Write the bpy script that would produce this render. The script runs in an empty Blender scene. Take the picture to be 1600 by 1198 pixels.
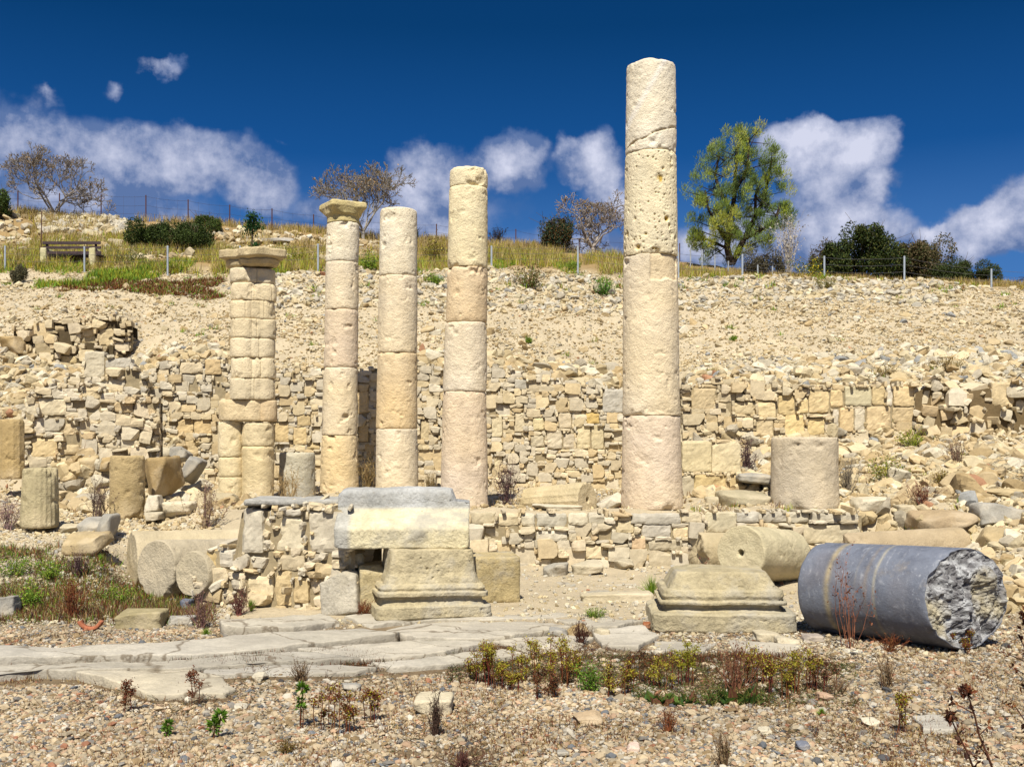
import bpy, math, random
import numpy as np
from mathutils import Matrix, Vector

# ------------------------------------------------------------------ camera, world, sun, exposure
F, HOR, EYE = 1716.0, 690.0, 1.6          # focal length and horizon of the 1600x1198 photograph, eye height
SC = bpy.context.scene
cam_d = bpy.data.cameras.new("camera"); cam = bpy.data.objects.new("camera", cam_d)
SC.collection.objects.link(cam); SC.camera = cam
cam.location = (0, 0, EYE); cam.rotation_euler = (math.pi / 2, 0, 0)
cam_d.sensor_width = 36.0; cam_d.lens = 36.0 * F / 1600.0
cam_d.shift_y = (HOR - 599.0) / 1600.0
cam_d.clip_start = 0.05; cam_d.clip_end = 3000
SC.view_settings.view_transform = 'Standard'; SC.view_settings.look = 'None'
SC.view_settings.exposure = 0.72; SC.view_settings.gamma = 1.0

SUN_EL, SUN_AZ = math.radians(55), math.radians(180 + 8)   # azimuth measured from +Y towards +X
sd = Vector((math.sin(SUN_AZ) * math.cos(SUN_EL), math.cos(SUN_AZ) * math.cos(SUN_EL), math.sin(SUN_EL)))
sun_d = bpy.data.lights.new("sun", 'SUN'); sun = bpy.data.objects.new("sun", sun_d)
SC.collection.objects.link(sun); sun.location = sd * 50
sun.rotation_euler = sd.to_track_quat('Z', 'Y').to_euler()
sun_d.energy = 4.6; sun_d.angle = math.radians(0.6); sun_d.color = (1.0, 0.94, 0.82)

def build_world():
    w = bpy.data.worlds.new("World"); SC.world = w; w.use_nodes = True
    nt = w.node_tree; N = nt.nodes; L = nt.links; N.clear()
    def nd(t, **k):
        n = N.new(t)
        for a, b in k.items(): setattr(n, a, b)
        return n
    def M(op, a, b=None, c=None, clamp=False):
        n = nd('ShaderNodeMath', operation=op); n.use_clamp = clamp
        for i, v in enumerate((a, b, c)):
            if v is None: continue
            if isinstance(v, (int, float)): n.inputs[i].default_value = v
            else: L.new(v, n.inputs[i])
        return n.outputs[0]
    def V(op, a, b):
        n = nd('ShaderNodeVectorMath', operation=op)
        for i, v in enumerate((a, b)):
            if v is None: continue
            if isinstance(v, tuple): n.inputs[i].default_value = v
            else: L.new(v, n.inputs[i])
        return n
    out = nd('ShaderNodeOutputWorld'); bg = nd('ShaderNodeBackground'); L.new(bg.outputs[0], out.inputs[0])
    sky = nd('ShaderNodeTexSky', sky_type='NISHITA'); sky.sun_disc = False
    sky.sun_elevation = SUN_EL; sky.sun_rotation = SUN_AZ
    tc = nd('ShaderNodeTexCoord'); sep = nd('ShaderNodeSeparateXYZ'); L.new(tc.outputs['Generated'], sep.inputs[0])
    az = M('ARCTAN2', sep.outputs[0], sep.outputs[1])
    hyp = M('SQRT', M('ADD', M('MULTIPLY', sep.outputs[0], sep.outputs[0]), M('MULTIPLY', sep.outputs[1], sep.outputs[1])))
    el = M('ARCTAN2', sep.outputs[2], hyp)
    cv = nd('ShaderNodeCombineXYZ'); L.new(az, cv.inputs[0]); L.new(el, cv.inputs[1])
    # ragged outline: push the lookup about with noise
    def noise(scale, detail, rough, off, vec=None):
        n = nd('ShaderNodeTexNoise'); n.inputs['Scale'].default_value = scale; n.inputs['Detail'].default_value = detail
        n.inputs['Roughness'].default_value = rough
        L.new(V('ADD', vec or cv.outputs[0], off).outputs[0], n.inputs['Vector']); return n
    n1 = noise(16, 7, .55, (3.1, 1.7, 0)); d1 = V('SUBTRACT', n1.outputs['Color'], (.5, .5, .5))
    sc = nd('ShaderNodeVectorMath', operation='SCALE'); L.new(d1.outputs[0], sc.inputs[0]); sc.inputs['Scale'].default_value = .075
    warp = V('ADD', cv.outputs[0], sc.outputs[0])
    blobs = [(40, 225, 150, 70, .7), (170, 255, 160, 76, .82), (300, 250, 140, 68, .86), (400, 290, 80, 60, .8), (185, 132, 40, 22, .42),
             (262, 112, 42, 18, .5), (75, 152, 40, 20, .42), (0, 190, 40, 35, .6), (440, 215, 35, 20, .3),
             (690, 278, 90, 62, .95), (795, 262, 76, 54, 1.0), (640, 300, 70, 50, .8), (925, 250, 62, 48, .95), (960, 300, 70, 50, .75),
             (1240, 232, 66, 52, 1.15), (1325, 240, 70, 54, 1.1), (1290, 300, 110, 55, .6), (1300, 350, 130, 55, 1.0), (1380, 290, 40, 40, .7),
             (1560, 350, 80, 52, .95), (1480, 372, 90, 36, .85), (1650, 330, 90, 60, .9), (-100, 240, 120, 90, .9), (1800, 320, 120, 90, 1),
             (100, 320, 300, 60, .62), (600, 340, 300, 55, .6), (1150, 385, 500, 55, .66), (480, 330, 60, 30, .4)]
    acc = None
    for (px, py, rx, ry, k) in blobs:
        a = math.atan((px - 800) / F); e = math.atan((HOR - py) / math.hypot(F, px - 800))
        s = V('SUBTRACT', warp.outputs[0], (a, e, 0)); m = V('MULTIPLY', s.outputs[0], (F / rx, F / ry, 1))
        ln = nd('ShaderNodeVectorMath', operation='LENGTH'); L.new(m.outputs[0], ln.inputs[0])
        b = M('MULTIPLY', M('SUBTRACT', 1.42, ln.outputs['Value'], clamp=False), k * 1.1)
        b = M('MAXIMUM', b, 0.0)
        acc = b if acc is None else M('SMOOTH_MAX', acc, b, .12)
    n2 = noise(9, 8, .62, (0, 0, .3)); n3 = noise(38, 7, .6, (1, 5, 0))
    nz = M('ADD', M('MULTIPLY', n2.outputs['Fac'], .8), M('MULTIPLY', n3.outputs['Fac'], .55))
    # unseen clouds added over the rest of the sky dome to give ambient light
    nb = nd('ShaderNodeTexNoise'); nb.inputs['Scale'].default_value = 2.6; nb.inputs['Detail'].default_value = 7
    L.new(tc.outputs['Generated'], nb.inputs['Vector'])
    away = M('MULTIPLY', M('SUBTRACT', M('MAXIMUM', el, M('ABSOLUTE', M('MULTIPLY', az, .62))), .48), 5.0, clamp=True)
    gen = M('MULTIPLY', M('MULTIPLY', M('SUBTRACT', nb.outputs['Fac'], .45), 5.0, clamp=True), away)
    den = M('SUBTRACT', M('MULTIPLY', acc, 1.25), M('MULTIPLY', nz, .72))
    den = M('MAXIMUM', M('MULTIPLY', den, 2.3, clamp=True), M('MULTIPLY', gen, .8))
    mr = nd('ShaderNodeMapRange', interpolation_type='SMOOTHSTEP'); L.new(den, mr.inputs[0]); dens = mr.outputs[0]
    # clear-sky colour: deep polarised blue
    ramp = nd('ShaderNodeValToRGB'); cr = ramp.color_ramp
    L.new(M('DIVIDE', el, 1.2, clamp=True), ramp.inputs[0])
    cr.elements[0].position = 0; cr.elements[0].color = (.10, .22, .55, 1)
    cr.elements[1].position = 1; cr.elements[1].color = (.05, .12, .34, 1)
    for p, c in ((.15, (.045, .13, .36)), (.21, (.006, .055, .215)), (.30, (.0, .022, .095)), (.42, (.0, .015, .070)), (.7, (.02, .08, .26))):
        e = cr.elements.new(p); e.color = (*c, 1)
    skm = nd('ShaderNodeMix', data_type='RGBA', blend_type='MULTIPLY'); skm.inputs[0].default_value = 1
    L.new(sky.outputs[0], skm.inputs[6]); skm.inputs[7].default_value = (.002, .012, .022, 1)
    rs = nd('ShaderNodeMix', data_type='RGBA', blend_type='ADD'); rs.inputs[0].default_value = 1
    L.new(ramp.outputs[0], rs.inputs[6]); L.new(skm.outputs[2], rs.inputs[7])
    # cloud colour: lavender shadow to soft white
    cc = nd('ShaderNodeMix', data_type='RGBA')
    n4 = noise(9, 8, .62, (0, -.028, .3)); shade = M('MULTIPLY', M('SUBTRACT', n2.outputs['Fac'], n4.outputs['Fac']), 3.2)
    lit = M('ADD', M('ADD', M('MULTIPLY', M('SUBTRACT', acc, .45), .75), M('MULTIPLY', M('SUBTRACT', n3.outputs['Fac'], .45), 1.3)), shade, clamp=True)
    L.new(M('MAXIMUM', lit, M('MULTIPLY', gen, 1.0)), cc.inputs[0])
    cc.inputs[6].default_value = (.12, .20, .42, 1); cc.inputs[7].default_value = (.72, .75, .92, 1)
    mx = nd('ShaderNodeMix', data_type='RGBA'); L.new(dens, mx.inputs[0]); L.new(rs.outputs[2], mx.inputs[6]); L.new(cc.outputs[2], mx.inputs[7])
    L.new(mx.outputs[2], bg.inputs[0]); bg.inputs[1].default_value = 1.0
    # the gradient above is written in display-range values; scale to the usual sky strength
    gain = nd('ShaderNodeMix', data_type='RGBA', blend_type='MULTIPLY'); gain.inputs[0].default_value = 1
    L.new(mx.outputs[2], gain.inputs[6]); gain.inputs[7].default_value = (5.6, 5.6, 5.6, 1)
    L.new(gain.outputs[2], bg.inputs[0]); bg.inputs[1].default_value = 0.1
build_world()
SC.cycles.max_bounces = 6; SC.cycles.diffuse_bounces = 3; SC.cycles.transparent_max_bounces = 4

# ------------------------------------------------------------------ helpers
COL = SC.collection
def W(px, py, Y): return np.array(((px - 800.0) / F * Y, Y, EYE + (HOR - py) / F * Y))
def ZZ(py, Y): return EYE + (HOR - py) / F * Y
def S(r, g, b, k=.62):
    f = lambda c: ((c / 255 + .055) / 1.055) ** 2.4 if c > 10 else c / 255 / 12.92
    return np.array((f(r) * k, f(g) * k, f(b) * k))

def _h(ix, iy, iz, s):
    with np.errstate(over='ignore'):
        h = (ix.astype(np.uint32) * np.uint32(374761393) + iy.astype(np.uint32) * np.uint32(668265263)
             + iz.astype(np.uint32) * np.uint32(2147483647) + np.uint32((s * 974711 + 12345) & 0xffffffff))
        h = (h ^ (h >> np.uint32(13))) * np.uint32(1274126177); h = (h ^ (h >> np.uint32(15))) * np.uint32(2246822519)
        h = h ^ (h >> np.uint32(16))
    return h.astype(np.float64) / 4294967295.0
def vnoise(P, s=0):
    P = np.asarray(P, float) + 1000.37; I = np.floor(P).astype(np.int64); f = P - I; f = f * f * (3 - 2 * f)
    r = 0
    for dx in (0, 1):
        for dy in (0, 1):
            for dz in (0, 1):
                w = (f[:, 0] if dx else 1 - f[:, 0]) * (f[:, 1] if dy else 1 - f[:, 1]) * (f[:, 2] if dz else 1 - f[:, 2])
                r = r + w * _h(I[:, 0] + dx, I[:, 1] + dy, I[:, 2] + dz, s)
    return r * 2 - 1
def fbm(P, sc, o=3, s=0):
    r = 0; a = 1; t = 0
    for i in range(o):
        r = r + a * vnoise(P * sc, s + i); t += a; a *= .5; sc *= 2.07
    return r / t
def worley(P, sc, s=0):
    P = np.asarray(P, float) * sc + 1000.0; I = np.floor(P).astype(np.int64); best = np.full(len(P), 9.0); bid = np.zeros(len(P))
    for dx in (-1, 0, 1):
        for dy in (-1, 0, 1):
            for dz in (-1, 0, 1):
                a, b, c = I[:, 0] + dx, I[:, 1] + dy, I[:, 2] + dz
                q = np.stack((a + _h(a, b, c, s), b + _h(a, b, c, s + 1), c + _h(a, b, c, s + 2)), 1)
                d = np.linalg.norm(P - q, axis=1); m = d < best
                best = np.where(m, d, best); bid = np.where(m, _h(a, b, c, s + 3), bid)
    return best, bid
def jit(P, amp, sc, s=0, o=3):
    return P + amp * np.stack([fbm(P, sc, o, s + 11 * i) for i in range(3)], 1)

class Batch:
    def __init__(s): s.v = []; s.q = []; s.t = []; s.c = []; s.n = 0
    def add(s, v, q=None, t=None, c=(.5, .5, .5)):
        v = np.asarray(v, float); n = len(v)
        if q is not None and len(q): s.q.append(np.asarray(q, int) + s.n)
        if t is not None and len(t): s.t.append(np.asarray(t, int) + s.n)
        c = np.asarray(c, float)
        s.c.append(np.broadcast_to(c, (n, 3)) if c.ndim == 1 else c)
        s.v.append(v); s.n += n
    def inst(s, bv, q, t, R, T, c):
        """copies of one small shape: R (k,3,3), T (k,3), c (k,3)"""
        k = len(T); n = len(bv)
        if k == 0: return
        v = np.einsum('kij,nj->kni', R, bv) + T[:, None, :]
        off = (np.arange(k) * n)[:, None, None]
        qq = (np.asarray(q)[None] + off).reshape(-1, 4) if q is not None and len(q) else None
        tt = (np.asarray(t)[None] + off).reshape(-1, 3) if t is not None and len(t) else None
        s.add(v.reshape(-1, 3), qq, tt, np.repeat(c, n, 0))
    def mesh(s, name, smooth=False, origin=(0, 0, 0)):
        v = np.concatenate(s.v) - np.asarray(origin); c = np.concatenate(s.c)
        q = np.concatenate(s.q) if s.q else np.zeros((0, 4), int); t = np.concatenate(s.t) if s.t else np.zeros((0, 3), int)
        m = bpy.data.meshes.new(name); m.vertices.add(len(v)); m.vertices.foreach_set('co', v.ravel())
        m.loops.add(q.size + t.size); m.loops.foreach_set('vertex_index', np.concatenate((q.ravel(), t.ravel())).astype(np.int32))
        m.polygons.add(len(q) + len(t))
        st = np.concatenate((np.arange(len(q)) * 4, q.size + np.arange(len(t)) * 3)).astype(np.int32)
        m.polygons.foreach_set('loop_start', st)
        m.polygons.foreach_set('use_smooth', np.full(len(q) + len(t), bool(smooth)))
        a = m.color_attributes.new('Col', 'FLOAT_COLOR', 'POINT')
        a.data.foreach_set('color', np.concatenate((np.clip(c, 0, 1), np.ones((len(c), 1))), 1).ravel().astype(np.float32))
        m.update(calc_edges=True); m.validate()
        return m
def tag(o, label=None, cat=None, group=None, kind=None):
    if label: o['label'] = label
    if cat: o['category'] = cat
    if group: o['group'] = group
    if kind: o['kind'] = kind
    elif cat: o['kind'] = 'thing'
    return o
def obj(name, mesh, mat, parent=None, loc=(0, 0, 0)):
    o = bpy.data.objects.new(name, mesh); COL.objects.link(o); o.location = loc
    if mat: mesh.materials.append(mat)
    if parent: o.parent = parent
    return o
def thing(name, label, cat, loc, group=None):
    o = bpy.data.objects.new(name, None); COL.objects.link(o); o.location = loc; o.empty_display_size = .1
    return tag(o, label, cat, group)
def single(b, name, mat, label, cat, loc, group=None, smooth=True):
    return tag(obj(name, b.mesh(name, smooth, loc), mat, None, loc), label, cat, group)

# ------------------------------------------------------------------ materials
def mat_vc(name, rough=.9, var=.25, vs=6.0, bump=.5, bs=40.0, bs2=9.0, tint=None, tv=.0, spots=0.0, dist=.02, spec=.2, trans=0):
    m = bpy.data.materials.new(name); m.use_nodes = True; nt = m.node_tree; N = nt.nodes; L = nt.links
    b = N['Principled BSDF']; b.inputs['Roughness'].default_value = rough; b.inputs['Specular IOR Level'].default_value = spec
    at = N.new('ShaderNodeAttribute'); at.attribute_name = 'Col'
    tc = N.new('ShaderNodeTexCoord')
    def noise(s, d=5, r=.6):
        n = N.new('ShaderNodeTexNoise'); n.inputs['Scale'].default_value = s; n.inputs['Detail'].default_value = d
        n.inputs['Roughness'].default_value = r; L.new(tc.outputs['Object'], n.inputs['Vector']); return n
    def mr(src, a, b_, c, d):
        n = N.new('ShaderNodeMapRange'); L.new(src, n.inputs[0])
        for i, v in enumerate((a, b_, c, d)): n.inputs[i + 1].default_value = v
        return n.outputs[0]
    n1 = noise(vs); f = mr(n1.outputs['Fac'], .3, .7, 1 - var, 1 + var)
    nf = noise(bs * 1.3, 3, .7); f2 = mr(nf.outputs['Fac'], .3, .7, 1 - var * .6, 1 + var * .6)
    mu = N.new('ShaderNodeMath'); mu.operation = 'MULTIPLY'; L.new(f, mu.inputs[0]); L.new(f2, mu.inputs[1])
    vm = N.new('ShaderNodeVectorMath'); vm.operation = 'SCALE'; L.new(at.outputs['Color'], vm.inputs[0]); L.new(mu.outputs[0], vm.inputs['Scale'])
    col = vm.outputs[0]
    if tint is not None:
        n2 = noise(vs * .45, 6, .65); mx = N.new('ShaderNodeMix'); mx.data_type = 'RGBA'
        L.new(mr(n2.outputs['Fac'], .48, .66, 0, tv), mx.inputs[0]); L.new(col, mx.inputs[6]); mx.inputs[7].default_value = (*tint, 1); col = mx.outputs[2]
    if spots:
        n3 = noise(bs * .8, 4, .75); mx = N.new('ShaderNodeMix'); mx.data_type = 'RGBA'
        L.new(mr(n3.outputs['Fac'], .62, .7, 0, spots), mx.inputs[0]); L.new(col, mx.inputs[6]); mx.inputs[7].default_value = (.16, .12, .07, 1); col = mx.outputs[2]
    L.new(col, b.inputs['Base Color'])
    if bump:
        na = noise(bs, 6, .7); nb = noise(bs2, 5, .6)
        ad = N.new('ShaderNodeMath'); ad.operation = 'MULTIPLY_ADD'; L.new(nb.outputs['Fac'], ad.inputs[0]); ad.inputs[1].default_value = 1.5; L.new(na.outputs['Fac'], ad.inputs[2])
        bp = N.new('ShaderNodeBump'); bp.inputs['Strength'].default_value = bump; bp.inputs['Distance'].default_value = dist
        L.new(ad.outputs[0], bp.inputs['Height']); L.new(bp.outputs[0], b.inputs['Normal'])
    if trans:
        tr = N.new('ShaderNodeBsdfTranslucent'); L.new(col, tr.inputs[0]); ms = N.new('ShaderNodeMixShader'); ms.inputs[0].default_value = trans
        L.new(b.outputs[0], ms.inputs[1]); L.new(tr.outputs[0], ms.inputs[2]); L.new(ms.outputs[0], N['Material Output'].inputs[0])
    return m
LIME = mat_vc('limestone', var=.16, vs=5, bump=.55, bs=34, bs2=9, tint=(.47, .40, .29), tv=.5, spots=.3, dist=.02)
COLM = mat_vc('column_limestone', var=.12, vs=4, bump=.7, bs=46, bs2=13, tint=(.64, .53, .36), tv=.4, spots=.4, dist=.02)
GREY = mat_vc('weathered_limestone', var=.24, vs=5, bump=.8, bs=32, bs2=9, tint=(.30, .285, .25), tv=.75, spots=.6, dist=.02)
RUB = mat_vc('rubble_stone', var=.14, vs=14, bump=.4, bs=45, bs2=16, dist=.01)
PEB = mat_vc('pebble_stone', var=.1, vs=30, bump=0)
LEAF = mat_vc('leaf', rough=.65, var=.2, vs=3, bump=0, trans=.25)
DRY = mat_vc('dry_plant', rough=.8, var=.2, vs=4, bump=0, trans=.15)
BARK = mat_vc('bark', var=.25, vs=12, bump=.4, bs=60, bs2=20, dist=.01)
PAVE = mat_vc('paving_stone', var=.18, vs=3, bump=.7, bs=26, bs2=5, tint=(.30, .27, .22), tv=.6, spots=.12, dist=.015)
WOOD = mat_vc('weathered_wood', var=.3, vs=12, bump=.3)
METAL = mat_vc('painted_metal', rough=.5, var=.12, vs=8, bump=0, spec=.4)
TERRA = mat_vc('terracotta', var=.2, vs=12, bump=.3)

def crack_paving(m):     # dirt-filled cracks of the old slabs
    nt = m.node_tree; N = nt.nodes; L = nt.links; b = N['Principled BSDF']; tc = N.new('ShaderNodeTexCoord')
    nz = N.new('ShaderNodeTexNoise'); nz.inputs['Scale'].default_value = 2.2; nz.inputs['Detail'].default_value = 5; L.new(tc.outputs['Object'], nz.inputs['Vector'])
    ad = N.new('ShaderNodeVectorMath'); ad.operation = 'MULTIPLY_ADD'; L.new(nz.outputs['Color'], ad.inputs[0]); ad.inputs[1].default_value = (.7, .7, 0); L.new(tc.outputs['Object'], ad.inputs[2])
    mu = N.new('ShaderNodeVectorMath'); mu.operation = 'MULTIPLY'; L.new(ad.outputs[0], mu.inputs[0]); mu.inputs[1].default_value = (.8, 1.7, .01)
    vo = N.new('ShaderNodeTexVoronoi'); vo.feature = 'DISTANCE_TO_EDGE'; vo.inputs['Scale'].default_value = 1.0; L.new(mu.outputs[0], vo.inputs['Vector'])
    mr = N.new('ShaderNodeMapRange'); L.new(vo.outputs['Distance'], mr.inputs[0]); mr.inputs[1].default_value = .004; mr.inputs[2].default_value = .02; mr.inputs[3].default_value = .75; mr.inputs[4].default_value = 0
    mx = N.new('ShaderNodeMix'); mx.data_type = 'RGBA'; src = b.inputs['Base Color'].links[0].from_socket; L.new(mr.outputs[0], mx.inputs[0]); L.new(src, mx.inputs[6]); mx.inputs[7].default_value = (.13, .10, .065, 1); L.new(mx.outputs[2], b.inputs['Base Color'])
crack_paving(PAVE)
# ------------------------------------------------------------------ shape builders
def rbox(n=(5, 5, 5), r=.18):
    """rounded box lattice on [-1,1]^3, returns verts, quads"""
    nx, ny, nz = n; vs = []; qs = []
    def face(ax, sg, na, nb, a, b):
        base = sum(len(x) for x in vs)
        ia, ib = np.meshgrid(np.arange(na + 1), np.arange(nb + 1), indexing='ij')
        p = np.zeros((ia.size, 3)); p[:, ax] = sg
        p[:, a] = ia.ravel() / na * 2 - 1; p[:, b] = ib.ravel() / nb * 2 - 1
        vs.append(p); i, j = np.meshgrid(np.arange(na), np.arange(nb), indexing='ij'); k = (i * (nb + 1) + j).ravel() + base
        q = np.stack((k, k + nb + 1, k + nb + 2, k + 1), 1)
        flip = (sg < 0) ^ ((a, b) == (0, 2))
        qs.append(q[:, ::-1] if flip else q)
    face(0, 1, ny, nz, 1, 2); face(0, -1, ny, nz, 1, 2); face(1, 1, nx, nz, 0, 2); face(1, -1, nx, nz, 0, 2)
    face(2, 1, nx, ny, 0, 1); face(2, -1, nx, ny, 0, 1)
    v = np.concatenate(vs); q = np.concatenate(qs)
    u, inv = np.unique(np.round(v, 5), axis=0, return_inverse=True); inv = inv.ravel()
    return u, inv[q]
def round_off(v, half, r):
    """half: half sizes; move lattice points on the box to a rounded box with radius r (metres)"""
    h = np.asarray(half, float); p = v * h; r = min(r, h.min() * .95)
    inner = np.clip(p, -(h - r), h - r); d = p - inner; l = np.linalg.norm(d, axis=1, keepdims=True)
    return inner + d / np.maximum(l, 1e-9) * np.minimum(l, r)
def block(half, seed, r=.03, amp=.012, cuts=3, cutd=.75, res=.03, fine=.004):
    """a worn stone block, centred at the origin"""
    h = np.asarray(half, float); n = [int(min(48, max(4, round(2 * a / res)))) for a in h]
    v, q = rbox(n); p = round_off(v, h, r); rg = np.random.RandomState(seed)
    for _ in range(cuts):
        d = rg.normal(size=3); d /= np.linalg.norm(d); far = (np.abs(d) * h).sum(); lim = far * (cutd + .2 * rg.rand())
        e = p @ d - lim; e = np.maximum(e, 0); p = p - e[:, None] * d
    p = jit(p, amp, 2.2 / max(h.max(), .15), seed * 3); p = jit(p, amp * .5, 11, seed + 5); p = jit(p, fine, 30, seed + 9)
    return p, q
def rock_variants(k, seed, n=3, r=.5, cuts=5, amp=.12):
    rg = np.random.RandomState(seed); out = []
    for i in range(k):
        v, q = rbox((n, n, n)); p = round_off(v, (1, 1, 1), r)
        for _ in range(cuts):
            d = rg.normal(size=3); d /= np.linalg.norm(d); e = np.maximum(p @ d - rg.uniform(.62, 1.0), 0); p = p - e[:, None] * d
        out.append((jit(p, amp, 1.3, seed + i * 7), q))
    return out
def rotz(a): c, s = math.cos(a), math.sin(a); return np.array(((c, -s, 0), (s, c, 0), (0, 0, 1.)))
def rand_rot(rg, k, tilt=3.2):
    a = rg.uniform(0, 2 * np.pi, k); b = rg.uniform(-tilt, tilt, k); c = rg.uniform(-tilt, tilt, k)
    def R(ax, t):
        m = np.zeros((len(t), 3, 3)); m[:, ax, ax] = 1; i, j = [(1, 2), (2, 0), (0, 1)][ax]
        m[:, i, i] = np.cos(t); m[:, j, j] = np.cos(t); m[:, i, j] = -np.sin(t); m[:, j, i] = np.sin(t); return m
    return R(2, a) @ R(0, b) @ R(1, c)
def euler(x=0, y=0, z=0):
    from mathutils import Euler
    return np.array(Euler((x, y, z)).to_matrix())
def ring_faces(M, N, base=0, closed=True):
    i, j = np.meshgrid(np.arange(M - 1), np.arange(N), indexing='ij'); j2 = (j + 1) % N
    return np.stack((i * N + j, i * N + j2, (i + 1) * N + j2, (i + 1) * N + j), -1).reshape(-1, 4) + base
CAPF = [.985, .93, .8, .62, .42, .22, .08]
def loft(rings, cap_rough=.0, seed=0, capf=None):
    """rings [M,N,3] -> closed skin with rough caps; returns v,q,t"""
    M, N, _ = rings.shape; V = [rings.reshape(-1, 3)]; Q = [ring_faces(M, N)]; T = []; n = M * N
    for end in (0, 1):
        R = rings[-1] if end else rings[0]; c = R.mean(0); prev = (M - 1) * N if end else 0
        ax = (rings[-1].mean(0) - rings[0].mean(0)); ax /= np.linalg.norm(ax)
        for k, f in enumerate(capf or CAPF):
            P = c + (R - c) * f
            if cap_rough: P = P + ax * (fbm(P, 9, 4, seed + end) * cap_rough * min(1, (1 - f) * 6))[:, None]
            V.append(P); j = np.arange(N); j2 = (j + 1) % N; q = np.stack((prev + j, prev + j2, n + j2, n + j), 1)
            Q.append(q if end else q[:, ::-1]); prev = n; n += N
        V.append(c[None]); j = np.arange(N); t = np.stack((prev + j, prev + (j + 1) % N, np.full(N, n)), 1); T.append(t if end else t[:, ::-1]); n += 1
    return np.concatenate(V), np.concatenate(Q), np.concatenate(T)
def shaft(L, r0, r1, seed, nt=112, dz=.016, rf=None, wear=.014, rough=1.0, pits=0., e0=None, e1=None, cap=.012, flutes=0, prof=None, chips=1.0, capf=None):
    """stone drum along +z from 0 to L. rf(theta)->factor, e0/e1(x,y)->end offsets, prof(t)->extra radius"""
    th = np.linspace(0, 2 * np.pi, nt, endpoint=False); M = max(6, int(L / dz)); t = np.linspace(0, 1, M)
    t = .5 - .5 * np.cos(np.pi * np.clip(t, 0, 1)) * .25 - .5 * (1 - 2 * t) * .75
    t = (t - t[0]) / (t[-1] - t[0])
    TH, TT = np.meshgrid(th, t); R = r0 + (r1 - r0) * TT
    if rf is not None: R = R * rf(TH)
    if flutes: R = R * (1 - .05 * np.abs(np.sin(TH * flutes / 2)) ** .6 * 1.0)
    if prof is not None: R = R + prof(TT)
    X, Y = R * np.cos(TH), R * np.sin(TH); a = e0(X, Y) if e0 else 0; b = e1(X, Y) if e1 else 0
    Z = a + TT * (L + b - a)
    P = np.stack((X, Y, Z), -1).reshape(-1, 3); Q0 = P + seed * 7.3
    d = np.minimum(TT, 1 - TT).ravel() * L
    nz = .5 + .5 * fbm(Q0, 9, 3, seed)
    er = wear * (.25 + 1.5 * nz ** 2) * np.exp(-d / (.006 + .02 * nz))
    ch = np.maximum(fbm(Q0, 5, 3, seed + 4) - .28, 0) * .16 * chips * np.exp(-d / .05)
    disp = fbm(Q0, 1.6, 2, seed + 1) * .007 * rough + fbm(Q0, 16, 4, seed + 2) * .0045 * rough - np.clip(fbm(Q0, 7, 4, seed + 7) - .3, 0, 1) * .07 * rough - er * 1.25 - ch * 1.3
    if pits:
        f1, bid = worley(Q0, 9, seed); m = np.clip(fbm(Q0, 1.6, 2, seed + 3) * 1.8 + .25, 0, 1)
        disp = disp - pits * np.clip(.34 * (.3 + bid) - f1, 0, 1) * m * .55
        f2, bid2 = worley(Q0, 24, seed + 9); disp = disp - pits * .22 * np.clip(.42 * bid2 - f2, 0, 1)
    r2 = np.stack((np.cos(TH), np.sin(TH)), -1).reshape(-1, 2); P[:, :2] += r2 * disp[:, None]
    return loft(P.reshape(M, nt, 3), cap, seed, capf)
def stone_col(v, base, seed, amt=.12, warm=.10, sc=1.5):
    """mottled natural colour of a stone: blotches of ochre and grey with shapes of their own"""
    a = fbm(v + seed * 3.1, sc, 4, seed + 30)[:, None]; b = fbm(v + seed, sc * .6, 3, seed + 60)[:, None]
    st = np.clip(fbm(v * (7, 7, .9) + seed, 1, 3, seed + 80) * 2 - .35, 0, 1)[:, None] * amt * 1.1
    return np.clip(np.asarray(base) * (1 - st) * (1 + amt * a) * (1 + warm * b * np.array((.35, 0, -1.0))), 0, 1)
def tubes(b, segs, sides=5, col=(.3, .25, .2)):
    """segs: list of (p0,p1,r0,r1[,col])"""
    if not len(segs): return
    p0 = np.array([s[0] for s in segs], float); p1 = np.array([s[1] for s in segs], float); r0 = np.array([s[2] for s in segs]); r1 = np.array([s[3] for s in segs])
    d = p1 - p0; d /= np.maximum(np.linalg.norm(d, axis=1, keepdims=True), 1e-9)
    up = np.where(np.abs(d[:, 2:]) < .9, np.array([[0, 0, 1.]]), np.array([[1., 0, 0]])); a = np.cross(d, up); a /= np.linalg.norm(a, axis=1, keepdims=True); c = np.cross(d, a)
    th = np.arange(sides) / sides * 2 * np.pi; cs = np.cos(th)[None, :, None]; sn = np.sin(th)[None, :, None]
    o = a[:, None] * cs + c[:, None] * sn; v = np.concatenate((p0[:, None] + o * r0[:, None, None], p1[:, None] + o * r1[:, None, None]), 1)
    k = len(segs); j = np.arange(sides); q = np.stack((j, (j + 1) % sides, sides + (j + 1) % sides, sides + j), 1)
    q = (q[None] + (np.arange(k) * 2 * sides)[:, None, None]).reshape(-1, 4)
    cc = np.array([s[4] if len(s) > 4 else col for s in segs], float)
    b.add(v.reshape(-1, 3), q[:, ::-1], None, np.repeat(cc, 2 * sides, 0))
LEAFV = np.array(((0, 0, 0), (.28, .45, .06), (0, 1, 0), (-.28, .45, .06))); LEAFQ = np.array(((0, 1, 2, 3),))
BLADEV = np.array(((-.5, 0, 0), (.5, 0, 0), (.3, .12, .6), (0, .38, 1.0), (-.3, .12, .6))); BLADEQ = np.array(((0, 1, 2, 4),)); BLADET = np.array(((4, 2, 3),))
ICO = None
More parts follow.
